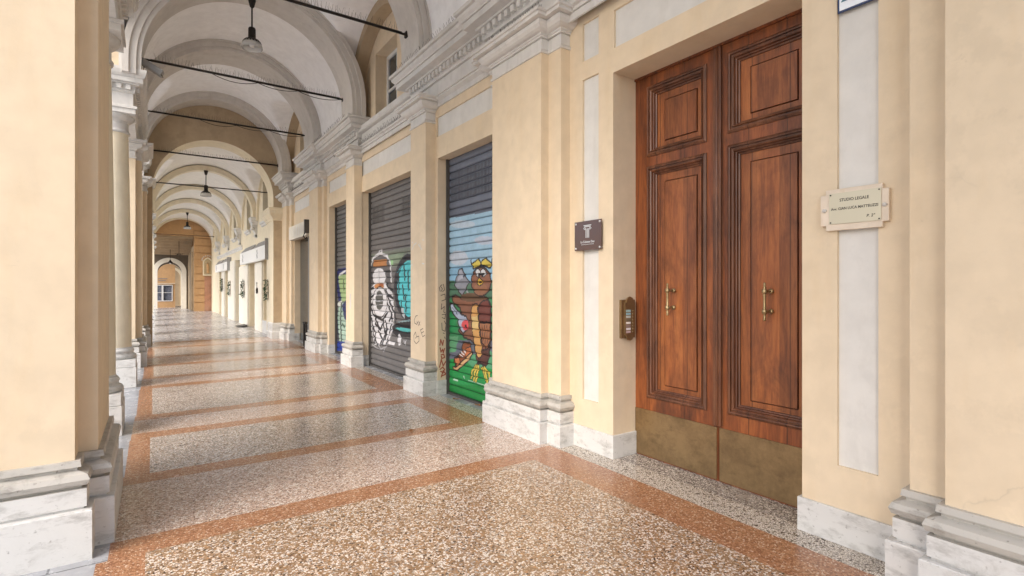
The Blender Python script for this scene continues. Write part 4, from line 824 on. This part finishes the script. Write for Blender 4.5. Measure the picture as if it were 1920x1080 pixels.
for i in range(8):
    z = 1.275 - i * .0265
    c_ = [(.35, .52, .52), (.30, .50, .55), (.55, .58, .52), (.2, .16, .1), (.85, .80, .74), (.3, .22, .2), (.80, .74, .74), (.55, .42, .42)][i]
    mt = bpy.data.materials.get('name_card_%d' % i) or NT('name_card_%d' % i).done(c_, .35)
    MB().box(3.424, 3.478, 3.181, 3.1845, z, z + .019).build('name_card', mt, t)
    MB().tube([(3.505, 3.176, z + .009), (3.505, 3.185, z + .009)], .0065, 10).build('bell_button', 'brass_bright', t)

# ================================================================= FIRST SHOP BEYOND THE SHUTTERS
t = thing('shop_sign', (3.15, 14.2, 2.76), 'white box sign with raised pale strokes above the narrow doorway between the ochre pilasters', 'sign')
MB().box(3.10, 3.245, 13.30, 15.28, 2.76, 3.12).build('sign_box', 'white', t, bevel=.004)
s = MB()
for u, v0, v1, k in ((13.62, 2.82, 3.05, 0), (13.78, 2.82, 3.05, 0), (13.90, 2.82, 3.05, 0), (14.08, 2.83, 3.05, 0), (14.26, 2.82, 3.05, .05), (14.40, 2.82, 3.05, -.05), (14.56, 2.83, 3.04, .06)): s.ribbon([(u, v0), (u + k, v1)], .035, 'X', 3.10, .012)
s.build('lettering', 'silver', t, recalc=False)
MB().box(3.04, 3.24, 13.235, 13.295, 2.80, 3.13).build('end_cap', 'darkgrey', t)
MB().tube([(3.05, 13.26, 2.80), (3.02, 13.26, 2.72), (3.06, 13.24, 2.66), (3.1, 13.24, 2.7)], .014).build('bracket', 'iron', t)
t = thing('metal_shop_door', (3.4, 14.3, 0), 'grey metal shop door standing half open under the white box sign', 'door')  # half open metal door of the shop
MB().box(3.40, 3.425, 13.9, 15.28, .02, 2.78).build('glazing', 'glass', t)
MB().box(3.28, 3.42, 13.84, 13.90, .02, 2.78).box(3.27, 3.33, 13.32, 13.42, .02, 2.78).build('door_frame', 'metalgrey', t)
tag(MB().tube([(3.12, 13.42, .02), (3.12, 13.42, .62)], .022).tube([(3.12, 13.42, .02), (3.12, 13.42, .05)], .06).tube([(3.12, 13.62, .02), (3.12, 13.62, .62)], .022).box(3.09, 3.15, 13.39, 13.65, .58, .62).build('door_stop_rail', 'iron', loc=(3.12, 13.5, 0)), 'low black metal rail by the half open shop door', 'rail')
tag(MB().box(3.20, 3.248, 13.18, 13.29, .70, .82).build('meter_box', 'white', loc=(3.22, 13.23, .7), bevel=.004), 'small white box low on the wall beside the half open shop door', 'meter box')

# ================================================================= SECOND PORTICO
W2 = 3.0
c2 = thing('vaulted_ceiling', (XC, 26, 3.9), 'white plaster vault with thin ribs over the farther arcade', 'ceiling')
RIBY = [19.8, 23.8, 27.7, 31.6]
L2 = [(a, 3.75, 1.40) for a in (18.2, 21.8, 25.75, 29.65, 33.8)]
vault_mesh(16.95, 36.0, -.22, W2 + .03, 1.56, 3.95, 1.46, L2, 420, 3.6).build('vault', 'vault_warm', c2, recalc=False)
for y in RIBY: MB().ring(1.46, 3.92, 1.40, 1.56, y, y + .28, foot=3.85).build('arch_rib', 'cream', c2)
MB().box(-1.2, 3.9, 17, 60, 5.75, 5.85).box(3.9, 4.0, 17, 60, 0, 5.85).build('upper_floor', 'shadow_stone', c2)
w2 = thing('shop_wall', (W2, 26, 0), 'cream wall with tall windows and curled brackets above white shopfronts in the farther arcade', 'wall')
w = MB(); wins = [(17.85, 18.75), (21.35, 22.25), (25.3, 26.2), (29.2, 30.1), (33.3, 34.2)]
opens = [(17.12, 18.55, .40, 2.36, .30, 1), (20.05, 21.6, 0, 2.36, .32, 1), (24.05, 25.35, 0, 2.62, .22, 2), (27.9, 29.2, 0, 2.3, .30, 1), (30.6, 32.2, 0, 2.3, .30, 1)]
w.facade('X', W2, 16.98, 36.2, 0, 5.7, opens + [(a, b, 3.60, 4.95, .16, 3) for a, b in wins])
w.build('wall_face', ['cream', 'doorglass', 'metalgrey', 'glass'], w2)
for a, b in wins: MB().sweep([(W2 - .001, a - .08), (W2 - .001, b + .08)], [(0, 3.45), (.04, 3.47), (.05, 3.52), (.09, 3.54), (.09, 3.60), (0, 3.60)]).build('window_sill', 'trim', w2)
for a, b in [(18.6, 20.0), (21.65, 24.0), (25.4, 27.8), (29.25, 30.55)]:
    MB().box(W2 - .06, W2 + .012, a, b, 0, 2.30 if a < 24 else 2.64).build('white_pillar', 'white', w2, bevel=.006)
MB().box(W2 - .05, W2 - .001, 17.12, 18.55, 0, .40).build('stall_riser', 'trim', w2, bevel=.006)
for y0, y1 in ((20.75, 20.85), (28.4, 28.5), (31.3, 31.4)): MB().box(W2 + .2, W2 + .26, y0, y1, 0, 2.3).build('shop_door_frame', 'stucco', w2)
MB().sweep([(W2 - .001, 23.4), (W2 - .001, 33.0)], [(0, 2.98), (.02, 3.0), (.025, 3.06), (.05, 3.08), (.06, 3.13), (0, 3.15)]).build('string_course', 'trim', w2)
p = [(W2, 16.99), (2.90, 16.99), (2.90, 17.10), (W2, 17.10)]
for y in RIBY + [16.72]:
    yy = y + .14; m = MB()
    if y < 17:
        m.sweep([(3.0, 16.985), (2.9, 16.985), (2.9, 17.45), (3.0, 17.45)], [(0, 3.40), (.03, 3.42), (.03, 3.47), (.08, 3.52), (.10, 3.58), (.13, 3.62), (.13, 3.78), (0, 3.80)], caps=False).build('bracket', 'cream', w2)
        MB().sweep([(3.0, 16.985), (2.9, 16.985), (2.9, 17.45), (3.0, 17.45)], [(0, 0), (0, 3.42)], caps=False).build('pilaster', 'cream', w2)
        continue
    m.sweep([(3.0, yy - .2), (2.84, yy - .2), (2.84, yy + .2), (3.0, yy + .2)], [(-.02, 3.62), (.0, 3.63), (.02, 3.66), (.02, 3.70), (.05, 3.73), (.05, 3.80), (.07, 3.82), (.07, 3.88), (-.1, 3.89)], caps=False)
    prof = [(.17, 3.64), (.155, 3.5), (.10, 3.40), (.06, 3.32), (.07, 3.25), (.03, 3.20), (0, 3.18)]
    vs = [(W2 - o, yy + s, z) for s in (-.12, .12) for o, z in prof] ; k = len(prof)
    m.add(vs, [(i, i + 1, k + i + 1, k + i) for i in range(k - 1)])
    m.add([(W2 - o, yy + s, z) for s in (-.12,) for o, z in prof] + [(W2, yy - .12, 3.64)], [tuple(range(k + 1))])
    m.tube([(2.86, yy - .125, 3.50), (2.86, yy + .125, 3.50)], .06, 12); m.tube([(2.95, yy - .12, 3.25), (2.95, yy + .12, 3.25)], .04, 10)
    m.build('bracket', 'trim', w2)
for y in RIBY[:-1] + [31.6]: pass
for c, z, r in L2: MB().ring(c, z, r - .05, r + .10, 2.93, 3.02, axis='X').build('lunette_arch', 'cream', w2)
L3 = (('white fascia sign with two small grey marks over the nearer white shopfront', 17.15, 22.55, 2.33, 2.76, 2.80), ('smaller white fascia sign over the farther shopfront', 27.0, 32.4, 2.25, 2.64, 2.82))
for label, y0, y1, z0, z1, x0 in L3:
    t = thing('fascia_sign', (2.9, (y0 + y1) / 2, z0), label, 'sign')
    MB().box(x0, 2.93, y0, y1, z0, z1).build('sign_board', NT('white_fascia_%d' % int(y0)).done((.86, .86, .85), .35), t)
    h = MB()
    for a, b in ((y0, (y0 + y1) / 2 - .3), ((y0 + y1) / 2 + .3, y1)):
        h.quad((x0 + .01, a, z1), (x0 + .01, b, z1), (2.995, b, z1 + .22), (2.995, a, z1 + .22)); h.add([(x0 + .01, a, z1), (2.995, a, z1 + .22), (2.995, a, z1)], [(0, 1, 2)])
    h.build('hood', 'metalgrey', t)
    MB().box(x0, 2.995, y0 - .03, y0 - .002, z0 - .02, z1 + .2).build('end_plate', 'metalgrey', t)
    e = MB()
    for u in (y0 + (y1 - y0) * .26, y0 + (y1 - y0) * .86):
        s_ = (z1 - z0) * .28; v = (z0 + z1) / 2
        e.ribbon([(u + s_ * .8, v + s_), (u - s_ * .6, v - s_)], .06, 'X', x0); e.ribbon([(u - s_ * .2, v + s_ * 1.1), (u - s_ * .6, v + .02)], .05, 'X', x0); e.ribbon([(u + s_, v - .02), (u + s_ * .5, v - s_)], .06, 'X', x0)
    e.build('logo_mark', 'greyink', t, recalc=False)

def spray(y, z, x, h, wd, label, n=150):
    """hanging evergreen spray: many small leaf blades on a stem"""
    t = thing('evergreen_spray', (x, y, z), label, 'wreath', 'evergreen sprays hung on the white shop pillars')
    MB().tube([(x + .03, y, z), (x + .02, y, z + h)], .01, 6).build('stem', 'timber', t)
    m = MB()
    for i in range(n):
        q = random.random(); a = random.uniform(-1, 1); yy = y + a * wd * (1 - q * .85); zz = z + q * h; xx = x + random.uniform(-.06, .02)
        d = Vector((random.uniform(-.5, .2), a * 1.0 + random.uniform(-.4, .4), random.uniform(-.9, .3))).normalized() * random.uniform(.07, .14); s = d.cross(Vector((1, .2, .3))).normalized() * .018
        b = Vector((xx, yy, zz)); m.add([b, b + d * .5 + s, b + d, b + d * .5 - s], [(0, 1, 2, 3)])
    m.build('leaves', 'leaf', t, recalc=False)
spray(22.5, 1.1, 2.91, .62, .19, 'leafy green spray on the white pillar between the shop openings')
spray(26.8, 1.1, 2.91, .66, .16, 'slim green spray on the white pillar beyond the grey doorway')
spray(17.02, 1.1, 2.84, .60, .13, 'dark spray on the near side of the white shopfront, beside the ochre pilaster')
spray(29.9, 1.3, 2.91, .6, .15, 'farthest small green spray, under the smaller white fascia')
tag(MB().lathe((2.905, 19.3, 1.25), [(0, 0), (.025, .02), (.035, .14), (.02, .2), (.008, .22), (.008, .34), (.02, .36), (0, .40)], 12).box(2.9, 2.945, 19.285, 19.315, 1.3, 1.34).build('wall_sconce', 'iron', loc=(2.9, 19.3, 1.2)), 'small black wall ornament on the white pillar in the middle of the nearer shopfront', 'sconce')
m = MB(); m.add([(2.58, 21.4, .004), (2.9, 21.4, .004), (2.9, 21.4, .07), (2.58, 22.2, .004), (2.9, 22.2, .004), (2.9, 22.2, .07)], [(0, 1, 2), (3, 5, 4), (0, 2, 5, 3), (1, 4, 5, 2)])
tag(m.build('threshold_ramp', 'darkgrey', loc=(2.6, 22, 0)), 'small dark wedge ramp on the floor before the nearer shopfront', 'ramp')

def square_column(x, y, s, h, label):
    t = thing('square_column', (x, y, 0), label, 'column', 'square columns along the street side of the farther arcade')
    q = [(x - s, y - s), (x - s, y + s), (x + s, y + s), (x + s, y - s)]
    MB().sweep(q, [(0, .45), (0, h)], closed=True).build('shaft', 'cream', t)
    MB().sweep(q, [(0, .46), (.02, .45), (.05, .40), (.05, .36), (.04, .34), (.04, .2), (.06, .19), (.06, 0)], closed=True).build('base', 'marble', t)
    MB().sweep(q, [(0, h - .25), (.02, h - .24), (.02, h - .2), (0, h - .19), (.01, h - .1), (.06, h - .06), (.10, h - .02), (.10, h + .05), (-.1, h + .06)], closed=True).build('capital', 'trim', t)
    return t
sq = square_column(-.28, 19.94, .29, 3.72, 'square column of the farther arcade, nearest of the row')
for y, lb in ((23.94, 'second square column of the farther arcade, half hidden in the row'), (27.84, 'third square column of the farther arcade, half hidden in the row'), (31.74, 'fourth square column of the farther arcade, half hidden in the row'), (35.7, 'last square column of the farther arcade, by the orange passage')):
    copy_thing(sq, (-.28 + .006 * (y - 20), y, 0), lb)
l2 = thing('street_arcade_wall', (-.3, 26, 3.7), 'arched wall above the square columns of the farther arcade', 'wall')
up = MB(); arcade_strip(up, -.55, -.10, 17, 36.3, 3.77, 5.74, [(18.2, 1.35, 3.78)] + [(a, 1.55, 3.78) for a in (21.9, 25.85, 29.75, 33.7)])
up.build('spandrel_wall', 'cream', l2)
MB().box(-.30, -.04, 17.0, 36.2, 3.79, 3.86).build('cornice_band', 'trim', l2)

# ================================================================= FAR END
fe = arch_wall(MB(), 36.0, 36.39, -.6, 3.9, 5.7, 1.52, 1.46, 4.0, 0, 0).build('end_arch_wall', ['cream'], loc=(1.6, 36.2, 0))
tag(fe, 'last cream arch closing the farther arcade before the orange passage', 'arch wall')
t = thing('timber_ceiling', (1.6, 38.5, 4), 'brown beamed ceiling over the orange passage at the far end', 'ceiling')
sl = lambda y: 4.70 - (y - 36.4) * .22
MB().quad((-.6, 36.68, sl(36.68)), (3.9, 36.68, sl(36.68)), (3.9, 41, sl(41)), (-.6, 41, sl(41))).build('boards', 'orange', t)
MB().box(-.6, 2.07, 36.62, 36.68, 4.50, 5.74).build('fascia_board', 'orange', t)
for i in range(7):
    y = 36.9 + i * .62; MB().box(-.5, 2.06, y, y + .16, sl(y) - .20, sl(y) - .02).build('beam', 'brown', t)
pw = thing('passage_wall', (2.6, 36.6, 0), 'orange wall scored into blocks with a stained lower part at the far end', 'wall')
m = MB(); zs = [0, .55, 1.0, 1.42, 1.85, 2.28, 2.7, 3.12, 3.55, 3.98, 4.42, 4.86, 5.3, 5.74]
for a, b in zip(zs[:-1], zs[1:]): m.box(2.08, 3.30, 36.56, 37.0, a, b - .05)
m.box(2.09, 3.3, 36.63, 37.0, 0, 5.74); m.build('wall_face', 'orange', pw)
MB().box(2.62, 3.14, 36.53, 36.559, .02, 2.1).build('marble_facing', plaster('pinkish_stained_marble', (.48, .25, .16), .25, (.55, .40, .34), 1.5, .1, .5), pw)
sh = thing('wall_shrine', (2.78, 36.5, 2.15), 'glazed wooden wall shrine with a pale frame on the orange wall', 'shrine')
q = [(2.53, 2.15), (3.03, 2.15), (3.03, 3.05), (2.90, 3.2), (2.78, 3.27), (2.66, 3.2), (2.53, 3.05)]
m = MB(); ypoly(m, q, 36.42, 36.559); m.build('case', 'cream', sh)
m = MB(); ypoly(m, [(2.78 + (u - 2.78) * .78, 2.68 + (v - 2.68) * .86) for u, v in q], 36.405, 36.418); m.build('pane', 'doorglass', sh)
MB().lathe((2.78, 36.40, 2.3), [(0, 0), (.07, .02), (.06, .2), (.08, .4), (.05, .5), (.055, .58), (0, .65)], 12).build('figurine', 'orange', sh)
m = MB()
for i in range(9):
    a = math.pi * i / 8; m.box(2.78 + .3 * math.cos(a) - .03, 2.78 + .3 * math.cos(a) + .03, 36.40, 36.44, 3.06 + .26 * math.sin(a), 3.13 + .26 * math.sin(a))
m.build('carved_crest', 'rib', sh)
dp = thing('passage_pilasters', (1.95, 38.8, 0), 'row of grey brown pilasters receding beside the orange wall', 'pilasters')
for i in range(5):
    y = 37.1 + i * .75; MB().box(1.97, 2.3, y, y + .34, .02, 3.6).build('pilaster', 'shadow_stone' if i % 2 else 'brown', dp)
MB().box(2.08, 2.3, 37.0, 41.0, 0, 4.0).build('wall_face', 'brown', dp)
wa = arch_wall(MB(), 41.0, 41.3, -.6, 3.9, 4.6, .95, .66, 2.32, 1, 0)
wa.ring(.95, 2.44, .66, .94, 40.93, 40.999, foot=0.01, mi=0)
wa = wa.build('white_arch', ['white', 'shadow_stone'], loc=(.95, 41, 0)); tag(wa, 'white rimmed arch in the dark end of the orange passage', 'arch')
fb = thing('orange_house', (.9, 44.5, 0), 'small orange house front with a double window and grey lettering beyond the white arch', 'house')
m = MB().facade('Y', 44.2, -1.5, 1.36, 0, 3.4, [(.0, .56, .50, 1.56, .08, 1), (.66, 1.16, .50, 1.56, .08, 1)]); m.quad((1.36, 44.2, 0), (1.36, 47, 0), (1.36, 47, 3.4), (1.36, 44.2, 3.4)); m.build('wall', ['orange', 'notice'], fb)
m = MB()
for a, b in ((.0, .56), (.66, 1.16)):
    for u0, u1, v0, v1 in ((a - .05, a, .45, 1.61), (b, b + .05, .45, 1.61), (a, b, 1.56, 1.61), (a, b, .45, .50), (a, b, 1.05, 1.08)): m.box(u0, u1, 44.17, 44.199, v0, v1)
m.build('window_frame', 'frame', fb)
MB().box(-.5, .20, 44.16, 44.199, 1.88, 2.3).build('sign_panel', 'enamel', fb)
MB().box(-1.5, 1.36, 44.15, 44.199, 1.68, 1.74).build('string_course', 'stucco', fb)
m = MB()
for i in range(2):
    m.box(.36, .9 - .1 * i, 44.185, 44.199, 2.02 - i * .14, 2.07 - i * .14)
m.build('lettering', 'greyink', fb)
be = thing('end_house', (1, 48, 0), 'shaded stone house front closing the view behind the orange house', 'house')
MB().box(-3, 5, 48, 48.3, 0, 6).build('wall', 'brown', be)
MB().ring(1.2, 2.2, .62, .8, 47.9, 47.999, foot=.02).build('arch_trim', 'cream', be)
hl = thing('hanging_lantern', (.95, 39.5, 3.8), 'small dark lantern hanging on a rod before the white arch', 'lantern')
MB().tube([(.95, 39.5, 3.85), (.95, 39.5, 3.18)], .012).build('rod', 'iron', hl)
MB().lathe((.95, 39.5, 2.95), [(0, .26), (.03, .24), (.05, .18), (.15, .06), (.15, .03), (0, .04)], 16).build('shade', 'iron', hl)
MB().lathe((.95, 39.5, 2.92), [(0, 0), (.05, .02), (.05, .06), (0, .08)], 10).build('bulb', 'frame', hl)
ch = thing('iron_chandelier', (1.35, 37.6, 4.2), 'dark iron hanging ring lamp under the beamed ceiling', 'lantern')
m = MB().tube([(1.35, 37.6, 4.25), (1.35, 37.6, 3.5)], .014)
for i in range(6):
    a = i * math.pi / 3; m.tube([(1.35, 37.6, 3.5), (1.35 + .1 * math.cos(a), 37.6 + .1 * math.sin(a), 3.42), (1.35 + .2 * math.cos(a), 37.6 + .2 * math.sin(a), 3.5)], .012, 6)
m.build('frame', 'iron', ch)

for k, (x, y, a) in enumerate(((3.34, 5.35, .3), (3.36, 5.62, 1.9), (3.32, 6.1, 2.6), (2.2, 5.0, .9))):  # a few dry leaves blown against the sill
    m = MB(); n = 7; vs = []
    for i in range(n + 1):
        q = i / n; wd = .022 * math.sin(math.pi * q) + .002
        for s in (-1, 0, 1):
            u, v = (q - .5) * .09, s * wd; z = .006 + .014 * abs(s) * math.sin(q * 3 + k) ** 2 + .01 * q * (k % 2)
            vs.append((x + u * math.cos(a) - v * math.sin(a), y + u * math.sin(a) + v * math.cos(a), z))
    m.add(vs, [(i * 3 + s, i * 3 + s + 1, i * 3 + s + 4, i * 3 + s + 3) for i in range(n) for s in (0, 1)])
    m.tube([vs[1], (vs[1][0] - .03 * math.cos(a), vs[1][1] - .03 * math.sin(a), .005)], .0015, 4)
    tag(m.build('dry_leaf', 'timber', loc=(x, y, 0), recalc=False), ('brown dry leaf on the sill nearest the big pilaster, under the painted owl', 'second brown dry leaf on the sill under the painted owl', 'brown dry leaf at the far end of the sill under the painted owl', 'tiny brown dry leaf lying on the red terrazzo band')[k], 'leaf', 'dry leaves on the ground')
